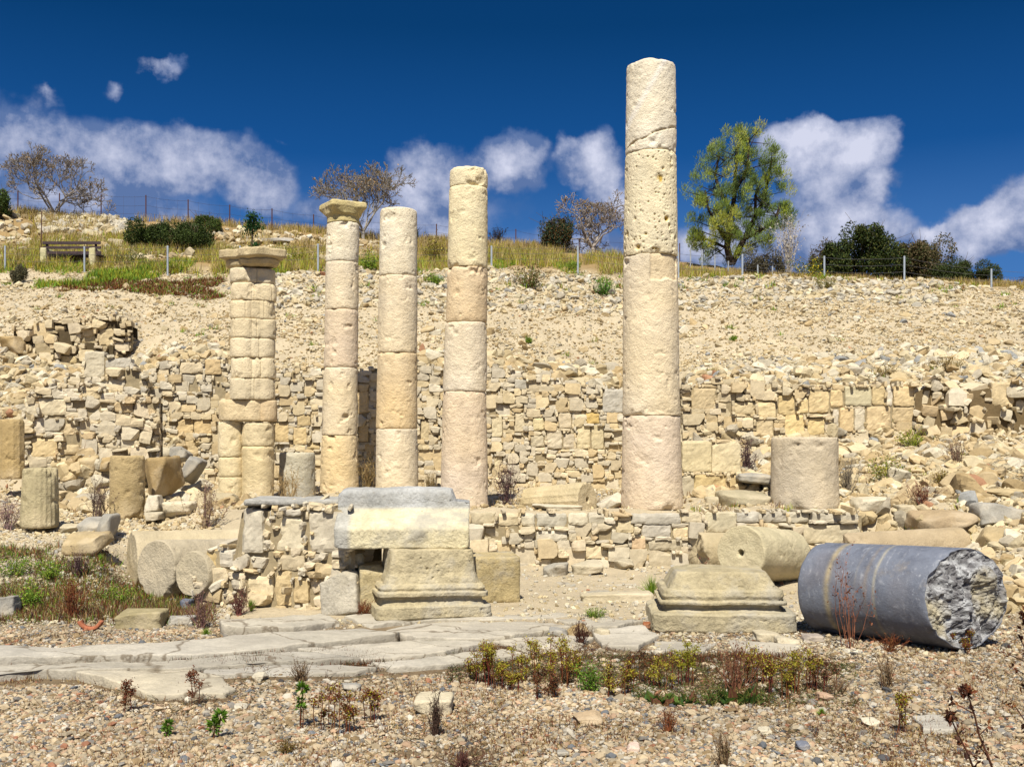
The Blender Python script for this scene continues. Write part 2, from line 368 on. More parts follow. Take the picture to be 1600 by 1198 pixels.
def ico():
    global ICO
    if ICO is None:
        g = (1 + 5 ** .5) / 2
        v = np.array(((-1, g, 0), (1, g, 0), (-1, -g, 0), (1, -g, 0), (0, -1, g), (0, 1, g), (0, -1, -g), (0, 1, -g), (g, 0, -1), (g, 0, 1), (-g, 0, -1), (-g, 0, 1))) / math.hypot(1, g)
        t = np.array(((0, 11, 5), (0, 5, 1), (0, 1, 7), (0, 7, 10), (0, 10, 11), (1, 5, 9), (5, 11, 4), (11, 10, 2), (10, 7, 6), (7, 1, 8), (3, 9, 4), (3, 4, 2), (3, 2, 6), (3, 6, 8), (3, 8, 9), (4, 9, 5), (2, 4, 11), (6, 2, 10), (8, 6, 7), (9, 8, 1)))
        ICO = (v, t)
    return ICO
def orient(rg, d, k):
    """rotations taking +y to directions d (k,3), random roll"""
    d = d / np.maximum(np.linalg.norm(d, axis=1, keepdims=True), 1e-9); r = rg.normal(size=(k, 3)); x = np.cross(d, r); x /= np.maximum(np.linalg.norm(x, axis=1, keepdims=True), 1e-9)
    z = np.cross(x, d); return np.stack((x, d, z), 2)

# ------------------------------------------------------------------ terrain
TCOL = [
 (-700, [(9.4, .0), (11, .3), (13, .65), (16, .9), (17, ZZ(640, 17)), (20.5, ZZ(560, 20.5)), (26.5, ZZ(425, 26.5)), (33, ZZ(380, 33)), (38, ZZ(384, 38))]),
 (0, [(9.3, 0), (9.8, .04), (11.5, ZZ(868, 11.5)), (13, ZZ(824, 13)), (14.5, ZZ(797, 14.5)), (16.4, ZZ(768, 16.4)), (17.4, ZZ(650, 17.4)), (19, ZZ(605, 19)), (20.8, ZZ(540, 20.8)), (24, ZZ(455, 24)), (26.5, ZZ(415, 26.5)), (30, ZZ(380, 30)), (33, ZZ(332, 33)), (38, ZZ(337, 38))]),
 (150, [(9.3, 0), (9.8, .04), (11.5, ZZ(870, 11.5)), (13, ZZ(826, 13)), (14.5, ZZ(802, 14.5)), (16.3, ZZ(780, 16.3)), (17.0, ZZ(640, 17.0)), (19, ZZ(600, 19)), (20.7, ZZ(592, 20.7)), (21.1, ZZ(500, 21.1)), (23.8, ZZ(455, 23.8)), (26.5, ZZ(412, 26.5)), (30, ZZ(380, 30)), (33, ZZ(343, 33)), (38, ZZ(348, 38))]),
 (185, [(9.4, 0), (10, .04), (11, .12), (12.2, .3), (13, .56), (14.5, ZZ(803, 14.5)), (16.5, ZZ(780, 16.5)), (17.4, ZZ(650, 17.4)), (19, ZZ(600, 19)), (20.7, ZZ(585, 20.7)), (21.1, ZZ(505, 21.1)), (23.8, ZZ(455, 23.8)), (26.5, ZZ(413, 26.5)), (30, ZZ(382, 30)), (33, ZZ(345, 33)), (38, ZZ(349, 38))]),
 (225, [(9.4, 0), (10, .04), (12.4, .08), (13, .52), (14.5, ZZ(806, 14.5)), (17, .8), (18.7, .9), (19.1, ZZ(590, 19.1)), (21, ZZ(545, 21)), (24, ZZ(460, 24)), (26.5, ZZ(414, 26.5)), (30, ZZ(385, 30)), (33, ZZ(347, 33)), (38, ZZ(350, 38))]),
 (330, [(9.4, 0), (10, .05), (12.6, .08), (13.4, .5), (14.3, .74), (19.0, .8), (19.5, ZZ(575, 19.5)), (22, ZZ(510, 22)), (25, ZZ(445, 25)), (27, ZZ(412, 27)), (30, ZZ(390, 30)), (33, ZZ(354, 33)), (38, ZZ(357, 38))]),
 (430, [(9.5, .02), (10, .07), (12.6, .1), (13.9, .74), (19.0, .8), (19.5, ZZ(588, 19.5)), (22, ZZ(510, 22)), (25, ZZ(434, 25)), (27, ZZ(410, 27)), (30, ZZ(395, 30)), (33, ZZ(362, 33)), (38, ZZ(366, 38))]),
 (600, [(9.0, 0.0), (10, .08), (13.3, .09), (13.42, .75), (19.0, .8), (19.5, ZZ(580, 19.5)), (22, ZZ(508, 22)), (25, ZZ(430, 25)), (27, ZZ(414, 27)), (30, ZZ(402, 30)), (33, ZZ(376, 33)), (38, ZZ(380, 38))]),
 (780, [(9.0, 0.0), (10, .08), (13.3, .09), (13.42, .75), (19.0, .8), (19.5, ZZ(590, 19.5)), (22, ZZ(508, 22)), (25, ZZ(430, 25)), (27, ZZ(412, 27)), (30, ZZ(398, 30)), (33, ZZ(384, 33)), (38, ZZ(390, 38))]),
 (980, [(9.3, .0), (10, .08), (13.3, .09), (13.42, .75), (19.0, .8), (19.5, ZZ(625, 19.5)), (22, ZZ(520, 22)), (25, ZZ(440, 25)), (27, ZZ(420, 27)), (30, ZZ(411, 30)), (33, ZZ(404, 33)), (38, ZZ(412, 38))]),
 (1080, [(9.3, 0), (10, .06), (13.3, .09), (13.42, .75), (16.6, .95), (17.2, ZZ(612, 17.2)), (19, ZZ(585, 19)), (22, ZZ(518, 22)), (25, ZZ(438, 25)), (25.6, ZZ(436, 25.6)), (28, ZZ(436, 28)), (31, ZZ(424, 31)), (34, ZZ(412, 34)), (38, ZZ(416, 38))]),
 (1200, [(9.3, 0), (10, .05), (13.3, .1), (13.42, .75), (15.5, ZZ(745, 15.5)), (16.8, ZZ(700, 16.8)), (17.3, ZZ(612, 17.3)), (19, ZZ(572, 19)), (22, ZZ(500, 22)), (25, ZZ(438, 25)), (25.6, ZZ(436, 25.6)), (28, ZZ(438, 28)), (33, ZZ(432, 33)), (38, ZZ(436, 38))]),
 (1350, [(9.3, 0), (10.5, .06), (13.3, .15), (13.5, .7), (15, ZZ(752, 15)), (16.8, ZZ(695, 16.8)), (17.3, ZZ(612, 17.3)), (19, ZZ(560, 19)), (22, ZZ(495, 22)), (25, ZZ(438, 25)), (25.6, ZZ(437, 25.6)), (28, ZZ(441, 28)), (38, ZZ(441, 38))]),
 (1460, [(9.3, 0), (10.5, .08), (12.1, .14), (12.6, .35), (13.3, ZZ(790, 13.3)), (15, ZZ(735, 15)), (16.8, ZZ(682, 16.8)), (17.4, ZZ(608, 17.4)), (19, ZZ(558, 19)), (22, ZZ(495, 22)), (25, ZZ(440, 25)), (25.6, ZZ(440, 25.6)), (28, ZZ(447, 28)), (38, ZZ(447, 38))]),
 (1600, [(9, 0), (10, .15), (11.5, ZZ(850, 11.5)), (13.3, ZZ(780, 13.3)), (15, ZZ(725, 15)), (16.8, ZZ(675, 16.8)), (17.4, ZZ(605, 17.4)), (19, ZZ(560, 19)), (22, ZZ(505, 22)), (25, ZZ(462, 25)), (26, ZZ(455, 26)), (30, ZZ(450, 30)), (38, ZZ(447, 38))]),
 (2300, [(9, 0), (10, .2), (11.5, ZZ(850, 11.5)), (13.3, ZZ(780, 13.3)), (15, ZZ(720, 15)), (17.4, ZZ(620, 17.4)), (22, ZZ(520, 22)), (26, ZZ(470, 26)), (38, ZZ(460, 38))]),
]
TU = np.array([c[0] for c in TCOL], float)
TY = np.unique(np.concatenate([[-1000, 0]] + [[a for a, _ in c[1]] for c in TCOL] + [np.arange(9, 40, .5), [60, 120, 400, 1600]]))
def _colz(c):
    ys = [a for a, _ in c[1]]; zs = [b for _, b in c[1]]; l = zs[-1]
    return np.interp(TY, [-1000] + ys + [60, 120, 400, 1600], [zs[0]] + zs + [l * .8, l * .3, -2, -8])
TG = np.array([_colz(c) for c in TCOL])
def base_h(x, y):
    x = np.asarray(x, float); y = np.asarray(y, float)
    u = np.clip(x / np.maximum(y, 2.0) * F + 800, TU[0], TU[-1] - .01)
    i = np.clip(np.searchsorted(TU, u, 'right') - 1, 0, len(TU) - 2); f = (u - TU[i]) / (TU[i + 1] - TU[i])
    yy = np.clip(y, TY[0], TY[-1] - .01); j = np.clip(np.searchsorted(TY, yy, 'right') - 1, 0, len(TY) - 2); g = (yy - TY[j]) / (TY[j + 1] - TY[j])
    a = TG[i, j] * (1 - g) + TG[i, j + 1] * g; b = TG[i + 1, j] * (1 - g) + TG[i + 1, j + 1] * g
    return a * (1 - f) + b * f
def hgt(x, y):
    x = np.asarray(x, float); y = np.asarray(y, float); P = np.stack((x.ravel(), y.ravel(), 0 * x.ravel()), 1)
    k = np.clip((y.ravel() - 9.5) / 8, 0, 1)
    n = fbm(P, .55, 3, 5) * (.012 + .11 * k) + fbm(P, 2.7, 4, 8) * (.008 + .10 * k)
    sl = np.clip((y.ravel() - 19.8) / .6, 0, 1) * np.clip((25.6 - y.ravel()) / .6, 0, 1)
    n = n + sl * .10 * np.abs(fbm(P * (.5, 1.9, 1), 1.1, 4, 15)) * 1.6 + sl * .04 * fbm(P, 5.5, 3, 17)
    return base_h(x, y) + n.reshape(x.shape) * np.clip(1.6 - y / 60, 0.15, 1)
def gh(x, y): return float(hgt(np.array([x]), np.array([y]))[0])
def hit(px, py, y0=3.5, y1=60):
    px = np.atleast_1d(np.asarray(px, float)); py = np.atleast_1d(np.asarray(py, float)); Y = np.linspace(y0, y1, 1500)
    out = []
    for a, b in zip(px, py):
        x = (a - 800) / F * Y; z = EYE + (HOR - b) / F * Y; h = hgt(x, Y); k = np.argmax(h >= z)
        if h[k] < z[k]: k = len(Y) - 1
        out.append((x[k], Y[k], h[k]))
    return np.array(out)
def build_ground():
    xs = np.concatenate((-np.geomspace(900, 24.5, 26), np.arange(-24, 24.01, .1), np.geomspace(24.5, 900, 26)))
    ys = np.concatenate(([-60, -25, -10, -4, 0, 2], np.arange(3, 42, .1), np.geomspace(43, 1500, 30)))
    X, Y = np.meshgrid(xs, ys); Zh = hgt(X, Y); M, N = X.shape
    b = Batch(); P = np.stack((X, Y, Zh), -1).reshape(-1, 3)
    k = fbm(P, .8, 4, 77)[:, None]; dirt = S(228, 210, 176, .54); gr = S(170, 146, 112, .42); dark = S(176, 158, 128, .5)
    near = np.clip((9.8 - P[:, 1:2]) / .6, 0, 1); c = dirt * (1 - near) + gr * near
    slope = np.clip((P[:, 1:2] - 17) / 2, 0, 1); c = c * (1 + .10 * k); hill = np.clip((P[:, 1:2] - 25.5) / 1.5, 0, 1)
    c = c * (1 - hill) + (S(190, 160, 110, .5) * (1 + .25 * k)) * hill
    b.add(P, ring_faces(M, N)[[i for i in range(0)]] if 0 else None, None, c)
    i, j = np.meshgrid(np.arange(M - 1), np.arange(N - 1), indexing='ij'); a = (i * N + j).ravel()
    b.q.append(np.stack((a, a + 1, a + N + 1, a + N), 1))
    m = mat_vc('dry_soil', var=.12, vs=2.5, bump=.8, bs=24, bs2=6, dist=.03, spots=.1)
    o = obj('ground', b.mesh('ground', True), m); tag(o, 'dry pale stony soil of the excavation rising to a rubble slope and hill', kind='structure')
build_ground()

# ------------------------------------------------------------------ masonry walls
WV = []
for _i in range(14):
    _v, _q = rbox((4, 4, 3)); _rg = np.random.RandomState(900 + _i); _p = round_off(_v, (1, 1, 1), .08)
    for _ in range(4):
        _d = _rg.normal(size=3); _d[1] *= .25; _d /= np.linalg.norm(_d); _e = np.maximum(_p @ _d - _rg.uniform(.9, 1.25), 0); _p = _p - _e[:, None] * _d
    WV.append((jit(jit(_p, .10, .9, 50 + _i * 5), .05, 2.5, 90 + _i), _q))
KW = .66
CREAMS = [S(236, 220, 184, KW), S(228, 208, 168, KW), S(220, 196, 150, KW), S(232, 214, 182, KW), S(214, 196, 160, KW), S(222, 212, 190, KW), S(212, 200, 174, KW), S(240, 228, 200, KW), S(212, 180, 128, KW), S(204, 190, 160, KW)]
GREYS = [S(214, 206, 188, KW), S(204, 196, 178, KW), S(224, 214, 192, KW), S(206, 198, 176, KW), S(228, 216, 186, KW), S(192, 188, 178, KW), S(216, 198, 160, KW)]
WARM = [S(222, 196, 144, KW), S(216, 186, 130, KW), S(230, 208, 160, KW), S(208, 182, 134, KW), S(232, 214, 174, KW), S(218, 200, 160, KW)]
def masonry(b, x0, x1, Ya, Yb, top, bot, seed, pal, big=(), cell=4.0, nlarge=60, nmed=300, lmax=(9, 7), depth=.14, back=True, bulge=.03, tilt=.06, mortar=S(196, 178, 142, .5), holes=0.):
    """Rubble wall. x0..x1, top and bottom lines [(px,py)..] are read off the photo at the wall's own distance Ya..Yb and
    turned into metres here; stones are packed in the wall's own plane. big = explicit ashlars (x0,y0,x1,y1,colour)."""
    rg = np.random.RandomState(seed); tx, ty = zip(*top); bx, by = zip(*bot); y0 = min(ty) - 6; y1 = max(by) + 4
    nx = int((x1 - x0) / cell); ny = int((y1 - y0) / cell); occ = np.ones((ny, nx), bool)
    cx = x0 + (np.arange(nx) + .5) * cell; rt = np.interp(cx, tx, ty) + rg.normal(size=nx) * cell * .5; rb = np.interp(cx, bx, by)
    for k in range(nx):
        yy = y0 + (np.arange(ny) + .5) * cell; occ[(yy >= rt[k]) & (yy <= rb[k]), k] = False
    rects = []
    for (a, c, d, e, col) in big:
        i0, i1 = int(round((a - x0) / cell)), int(round((d - x0) / cell)); j0, j1 = int(round((c - y0) / cell)), int(round((e - y0) / cell))
        occ[max(j0, 0):j1, max(i0, 0):i1] = True; rects.append((a, c, d, e, col, 1))
    def trym(w, h, n, kind):
        for _ in range(n):
            ww = rg.randint(*w); hh = rg.randint(*h); i = rg.randint(0, max(1, nx - ww)); j = rg.randint(0, max(1, ny - hh))
            if not occ[j:j + hh, i:i + ww].any():
                occ[j:j + hh, i:i + ww] = True
                rects.append((x0 + i * cell, y0 + j * cell, x0 + (i + ww) * cell, y0 + (j + hh) * cell, None, kind))
    trym((5, lmax[0] + 1), (4, lmax[1] + 1), nlarge * 4, 2); trym((4, 7), (3, 5), nmed * 4, 2); trym((3, 6), (2, 4), nmed * 6, 3)
    for j in range(ny):
        i = 0
        while i < nx:
            if occ[j, i]: i += 1; continue
            ww = rg.randint(2, 6); hh = rg.choice((1, 2, 2)); ww = max(1, min(ww, nx - i))
            while ww > 1 and occ[j:j + hh, i:i + ww].any(): ww -= 1
            if occ[j:j + hh, i:i + ww].any(): hh = 1
            occ[j:j + hh, i:i + ww] = True
            if rg.rand() > holes: rects.append((x0 + i * cell, y0 + j * cell, x0 + (i + ww) * cell, y0 + (j + hh) * cell, None, 4))
            i += ww
    def yat(p): return Ya + (Yb - Ya) * (p - x0) / (x1 - x0)
    K = len(rects); idx = rg.randint(0, len(WV), K); T = np.zeros((K, 3)); Rm = np.zeros((K, 3, 3)); C = np.zeros((K, 3))
    wdir = (W(x1, HOR, Yb) - W(x0, HOR, Ya)); ang = math.atan2(wdir[1], wdir[0])
    for k, (a, c, d, e, col, kind) in enumerate(rects):
        Yc = yat((a + d) / 2); p = W((a + d) / 2, (c + e) / 2, Yc); g = .985 if kind == 1 else 1.09
        hw = (d - a) / F * Yc / 2 * g * rg.uniform(.97, 1.06); hh = (e - c) / F * Yc / 2 * g * rg.uniform(.97, 1.08); hd = depth * rg.uniform(.7, 1.0)
        out = rg.normal() * bulge + fbm(p[None], .9, 2, seed)[0] * bulge * 1.2
        if kind == 1: out = bulge * .6
        T[k] = p + rotz(ang) @ np.array((0, out + hd * .5, 0)); tl = .012 if kind == 1 else tilt
        Rm[k] = rotz(ang) @ euler(rg.normal() * tl * .6, rg.normal() * tl, rg.normal() * tl) @ np.diag((hw, hd, hh))
        cc = pal[rg.randint(len(pal))] if col is None else col
        cc = cc * .58 + np.array((.50, .425, .30)) * .42 if col is None else cc * .6 + np.array((.47, .395, .27)) * .4; C[k] = cc * rg.uniform(.86, 1.08) * (1.12 if col is not None else 1)
    bigs = np.array([r[5] == 1 for r in rects])
    for vi, (v, q) in enumerate(WV):
        m = (idx == vi) & ~bigs; b.inst(v, q, None, Rm[m], T[m], C[m])
    for k in np.nonzero(bigs)[0]:
        h = np.array([np.linalg.norm(Rm[k][:, i]) for i in range(3)]); v, q = block(h, seed + int(k), r=.022, amp=.016, cuts=4, cutd=.82, res=.035, fine=.007)
        Rn = Rm[k] / h; v = v @ Rn.T + T[k]; b.add(v, q, None, stone_col(v, C[k], seed + int(k), .14))
    if back:   # earth core behind the stones
        n = max(3, nx // 2); xs = np.linspace(x0, x1, n); V = []
        for p in xs:
            Yc = yat(p); a = W(p, np.interp(p, tx, ty) + cell * 1.5, Yc); c = W(p, np.interp(p, bx, by) + 6, Yc); o = rotz(ang) @ np.array((0, -depth * .42 + .044, 0)); o2 = rotz(ang) @ np.array((0, depth * 2.2, 0))
            for f in np.linspace(0, 1, 9): V.append(c + (a - c) * f + o)
            V.append(a + o2); V.append(c + o2)
        V = np.array(V); V = jit(V, .014, 9, seed); b.add(V, ring_faces(n, 11), None, np.asarray(mortar))
        e = np.array([[0, 1, 9, 10]]);
    return rects
def wall_thing(name, label, cat, args, **kw):
    b = Batch(); masonry(b, *args, **kw); x0, x1, Ya, Yb = args[:4]
    bx = args[5]; p = W((x0 + x1) / 2, max(y for _, y in bx), (Ya + Yb) / 2)
    return single(b, name, RUB, label, cat, tuple(p), smooth=False)
# ------------------------------------------------------------------ the walls of the site
def G(r, g, b, k=.68): return S(r, g, b, k)
wall_thing('rubble_wall', 'long high rubble and ashlar retaining wall behind the row of columns', 'wall',
    (228, 992, 19.05, 19.05, [(228, 598), (250, 566), (345, 560), (362, 575), (430, 580), (500, 572), (560, 580), (640, 560), (690, 574), (780, 574), (860, 590), (930, 602), (992, 618)],
     [(228, 776), (992, 776)], 11, CREAMS[:2] + GREYS[:3] + WARM[:3] + CREAMS[4:7]),
    big=[(278, 655, 303, 678, G(220, 190, 135)), (304, 653, 332, 678, G(216, 184, 126)), (288, 686, 312, 712, G(216, 190, 142)), (320, 562, 346, 585, G(220, 186, 126)), (283, 566, 318, 583, G(205, 186, 150)),
         (430, 660, 452, 690, G(214, 184, 124)), (458, 668, 480, 694, G(212, 182, 122)), (464, 648, 486, 665, G(200, 172, 112)), (559, 612, 577, 646, G(214, 182, 122)), (560, 664, 576, 690, G(212, 180, 120)),
         (658, 655, 672, 688, G(222, 200, 150)), (804, 592, 823, 608, G(176, 176, 170)), (768, 650, 785, 682, G(222, 208, 170)), (804, 644, 820, 675, G(226, 212, 180)), (832, 652, 850, 672, G(222, 204, 150)),
         (873, 645, 893, 668, G(216, 200, 170)), (900, 664, 922, 700, G(214, 198, 154)), (924, 664, 943, 700, G(220, 206, 166)), (854, 672, 878, 700, G(212, 202, 182)), (914, 645, 936, 662, G(220, 180, 70)), (942, 608, 974, 644, G(200, 200, 196)),
         (880, 678, 899, 700, G(206, 190, 160)), (828, 680, 850, 698, G(212, 202, 176)), (772, 712, 785, 728, G(222, 204, 160)), (480, 690, 500, 702, G(216, 190, 130))],
    cell=3.6, nlarge=60, nmed=420, lmax=(6, 5), bulge=.025)
wall_thing('rubble_wall', 'low rubble wall with long grey capping stones carrying the tallest column', 'wall',
    (690, 1345, 13.26, 13.3, [(690, 800), (735, 802), (1110, 800), (1345, 797)], [(690, 893), (1345, 893)], 21, CREAMS + GREYS[:4] + WARM[:2]),
    big=[(735, 800, 775, 818, G(200, 190, 164)), (778, 803, 812, 820, G(196, 184, 156)), (814, 802, 836, 822, G(204, 196, 172)), (838, 803, 886, 822, G(190, 188, 174)), (888, 802, 918, 819, G(206, 198, 174)), (920, 803, 944, 818, G(200, 192, 168)),
         (985, 803, 1062, 818, G(190, 188, 180)), (1064, 802, 1098, 816, G(204, 190, 158)), (1100, 800, 1150, 830, G(190, 182, 152)), (1150, 800, 1186, 815, G(180, 178, 168)), (1188, 800, 1228, 815, G(168, 166, 158)), (1230, 800, 1262, 815, G(186, 180, 160)), (1264, 800, 1340, 814, G(176, 172, 160)),
         (1250, 818, 1342, 848, G(208, 196, 164)), (962, 812, 990, 832, G(212, 196, 158)), (1002, 818, 1048, 838, G(186, 184, 178)), (1050, 822, 1076, 840, G(228, 206, 164)), (1012, 842, 1066, 860, G(180, 172, 152)), (984, 836, 1008, 858, G(226, 190, 148)),
         (838, 828, 886, 844, G(196, 194, 184)), (912, 850, 942, 872, G(222, 204, 166)), (776, 846, 800, 864, G(212, 190, 146))],
    cell=5.2, nlarge=40, nmed=160, lmax=(7, 5), depth=.17, bulge=.03)
wall_thing('ashlar_wall', 'broken terrace wall of yellow ashlar blocks behind the short wide column stub', 'wall',
    (1066, 1434, 16.95, 16.95, [(1066, 600), (1085, 604), (1120, 590), (1220, 600), (1262, 604), (1318, 600), (1434, 602)], [(1066, 760), (1200, 740), (1300, 712), (1434, 700)], 31, WARM + CREAMS[:5]),
    big=[(1080, 607, 1117, 640, G(210, 186, 140)), (1120, 612, 1150, 628, G(196, 180, 150)), (1263, 611, 1295, 645, G(208, 180, 120)), (1296, 609, 1317, 637, G(196, 168, 110)), (1318, 603, 1361, 634, G(196, 188, 150)), (1362, 603, 1382, 633, G(210, 184, 126)), (1384, 603, 1394, 634, G(232, 224, 206)), (1395, 603, 1428, 635, G(214, 186, 132)),
         (1225, 647, 1257, 681, G(214, 186, 116)), (1258, 653, 1288, 680, G(216, 188, 120)), (1311, 637, 1333, 674, G(210, 180, 128)), (1334, 638, 1350, 673, G(196, 190, 176)), (1352, 636, 1392, 673, G(216, 188, 138)), (1393, 636, 1428, 660, G(212, 184, 132)), (1300, 640, 1310, 670, G(220, 210, 190)), (1328, 676, 1387, 701, G(214, 186, 128)),
         (1215, 618, 1242, 648, G(216, 188, 124)), (1182, 628, 1211, 653, G(222, 198, 144)), (1181, 655, 1208, 683, G(218, 194, 146)), (1246, 624, 1262, 645, G(218, 192, 130)), (1147, 628, 1180, 648, G(214, 194, 150))],
    cell=4.2, nlarge=30, nmed=200, lmax=(7, 6), bulge=.03)
wall_thing('block_wall', 'short broken wall of grey and yellow blocks just right of the tallest column', 'wall',
    (1062, 1192, 14.9, 14.9, [(1062, 688), (1156, 688), (1160, 738), (1192, 748)], [(1062, 800), (1192, 800)], 41, WARM + CREAMS[:3]),
    big=[(1064, 688, 1110, 738, G(206, 192, 150)), (1111, 690, 1155, 738, G(210, 196, 158)), (1084, 740, 1134, 770, G(214, 186, 118)), (1135, 741, 1160, 762, G(208, 180, 120)), (1098, 764, 1138, 798, G(220, 206, 166)), (1064, 742, 1083, 790, G(206, 196, 170))],
    cell=5, nlarge=10, nmed=40, depth=.2, bulge=.02)
wall_thing('collapsed_wall', 'collapsed wall of loose rounded rubble at the right edge of the terrace', 'wall',
    (1430, 1680, 16.9, 16.5, [(1430, 606), (1460, 590), (1500, 606), (1560, 596), (1600, 600), (1680, 610)], [(1430, 692), (1520, 690), (1600, 676), (1680, 676)], 51, CREAMS + WARM),
    big=[(1548, 598, 1583, 634, G(208, 184, 136))], cell=5.2, nlarge=20, nmed=90, lmax=(6, 5), depth=.2, bulge=.08, tilt=.3, mortar=S(150, 128, 92, .45), holes=.2)
wall_thing('rubble_wall', 'upper dark-jointed rubble wall cut into the slope at the left', 'wall',
    (22, 208, 20.6, 20.8, [(22, 512), (60, 505), (100, 498), (150, 500), (175, 492), (208, 505)], [(22, 606), (90, 600), (150, 592), (185, 560), (208, 540)], 61, WARM + CREAMS[:5] + [G(190, 168, 120)]),
    big=[(154, 514, 178, 540, G(214, 190, 140)), (128, 524, 150, 536, G(184, 166, 124)), (97, 556, 120, 568, G(212, 190, 136)), (2, 526, 28, 545, G(208, 184, 128)), (85, 505, 110, 516, G(208, 184, 138))],
    cell=3.9, nlarge=25, nmed=120, lmax=(6, 5), depth=.16, bulge=.05, tilt=.12, mortar=S(120, 104, 76, .4), holes=.15)
wall_thing('rubble_wall', 'ruined stepped rubble wall end behind the fluted column stub at the left', 'wall',
    (38, 250, 16.5, 16.9, [(38, 640), (46, 612), (70, 602), (128, 604), (134, 596), (175, 612), (250, 622)], [(38, 772), (100, 776), (150, 770), (200, 752), (250, 730)], 71, CREAMS + GREYS[:5]),
    big=[(50, 684, 90, 714, G(214, 188, 134)), (64, 622, 104, 648, G(216, 204, 176)), (100, 655, 118, 680, G(206, 182, 138)), (54, 652, 72, 680, G(226, 216, 198)), (96, 694, 124, 710, G(208, 184, 136)), (50, 730, 78, 748, G(214, 190, 144)), (80, 716, 104, 730, G(206, 186, 140)), (180, 628, 208, 644, G(214, 186, 138)), (130, 612, 156, 622, G(216, 194, 150)), (158, 614, 180, 626, G(208, 200, 186))],
    cell=4.4, nlarge=24, nmed=120, lmax=(6, 5), depth=.2, bulge=.04, tilt=.1)
wall_thing('rubble_wall', 'pale low wall stub with an upright block above the ruined left wall', 'wall',
    (86, 232, 18.4, 18.6, [(86, 592), (130, 588), (134, 552), (168, 550), (180, 560), (205, 566), (232, 590)], [(86, 622), (232, 624)], 73, GREYS + CREAMS[:3]),
    big=[(134, 550, 164, 590, G(214, 206, 184)), (165, 560, 205, 576, G(190, 188, 180)), (160, 592, 195, 606, G(210, 204, 190))], cell=5, nlarge=10, nmed=40, depth=.2, bulge=.04, tilt=.1)
wall_thing('rubble_pier', 'rubble masonry pier with upright corner blocks left of the moulded lintel block', 'wall',
    (314, 560, 10.4, 10.0, [(314, 892), (328, 858), (344, 848), (379, 858), (381, 792), (440, 788), (545, 788), (560, 856)], [(314, 950), (340, 952), (430, 955), (560, 952)], 81, CREAMS[:6] + WARM[:2] + GREYS[:2]),
    big=[(381, 793, 421, 862, G(208, 202, 186)), (434, 806, 484, 858, G(214, 204, 176)), (486, 796, 546, 862, G(206, 200, 186)), (438, 866, 484, 890, G(206, 190, 158)), (326, 857, 347, 885, G(206, 176, 108)), (348, 858, 372, 884, G(196, 192, 182)), (434, 892, 462, 944, G(214, 186, 130)), (392, 898, 436, 932, G(222, 202, 158)), (464, 898, 490, 940, G(206, 178, 122)), (425, 796, 446, 806, G(196, 192, 184)), (448, 794, 480, 804, G(192, 188, 180))],
    cell=5.4, nlarge=20, nmed=160, lmax=(6, 4), depth=.26, bulge=.03, tilt=.2)

# ------------------------------------------------------------------ standing columns
def mat_to(axis_from_z, up=None):
    z = np.asarray(axis_from_z, float); z /= np.linalg.norm(z); r = np.array((0, 0, 1.)) if abs(z[2]) < .9 else np.array((0, 1., 0)); x = np.cross(r, z); x /= np.linalg.norm(x)
    return np.stack((x, np.cross(z, x), z), 1)
WAVE = {}
def wave(seed, amp):
    def f(x, y):
        P = np.stack((np.ravel(x), np.ravel(y), 0 * np.ravel(x)), 1)
        return ((fbm(P, 3.2, 3, seed) + .4 * fbm(P, 14, 2, seed + 3)) * amp).reshape(np.shape(x))
    return f
def column(label, Y, joints, seed, cols, feat=None, pits=None, tops=.03, base_z=None, group='standing limestone columns', name='stone_column', mat=COLM, waves=None, capital=None, chips=1.0):
    zs = [ZZ(j[0], Y) for j in joints]
    if base_z is not None: zs[-1] = base_z
    xs = [((j[1] + j[2]) / 2 - 800) / F * Y for j in joints]; rs = [(j[2] - j[1]) / 2 / F * Y for j in joints]
    root = thing(name, label, 'column', (xs[-1], Y, zs[-1]), group); n = len(zs) - 1
    for i in range(n):
        zt, zb = zs[i], zs[i + 1]; amp_t = tops if i == 0 else (waves[i] if waves else .012); amp_b = 0.004 if i == n - 1 else (waves[i + 1] if waves else .012)
        b = Batch(); L = zt - zb
        v, q, t = shaft(L - .004, rs[i + 1], rs[i], seed * 10 + i, wear=.016, pits=(pits[i] if pits else .03), e0=wave(seed * 10 + i + 1, amp_b), e1=wave(seed * 10 + i, amp_t), chips=chips, nt=240 if (pits and pits[i] > .2) else 150, dz=.009 if (pits and pits[i] > .2) else .011)
        rdev = np.hypot(v[:, 0], v[:, 1]) - (rs[i + 1] + (rs[i] - rs[i + 1]) * np.clip(v[:, 2] / L, 0, 1))
        f = np.clip(v[:, 2] / L, 0, 1); v = v + np.stack(((xs[i] - xs[-1]) * f + (xs[i + 1] - xs[-1]) * (1 - f), 0 * f, zb - zs[-1] + .002 + 0 * f), 1)
        cc = stone_col(v, cols[i % len(cols)], seed * 10 + i, .12, .14, 2.2)
        if pits and pits[i] > .2: w = np.clip((-rdev - .014) / .012, 0, 1)[:, None] * (v[:, 2:] > zb - zs[-1] + .05) * (v[:, 2:] < zt - zs[-1] - .05); cc = cc * (1 - w) + S(232, 196, 96, .6) * w
        if feat: cc = feat(i, v, cc, lambda px: (px - 800) / F * Y - xs[-1], lambda py: ZZ(py, Y) - zs[-1])
        b.add(v, q, t, cc); obj('drum', b.mesh('drum', True), mat, root)
    return root, xs, rs, zs
c1, c2, c3, c4 = S(240, 228, 202, .74), S(238, 221, 190, .74), S(236, 214, 184, .74), S(240, 226, 190, .74)
def push(v, amt):      # sink the surface away from the viewer side
    v[:, 1] += np.where(v[:, 1] < 0, amt, 0)
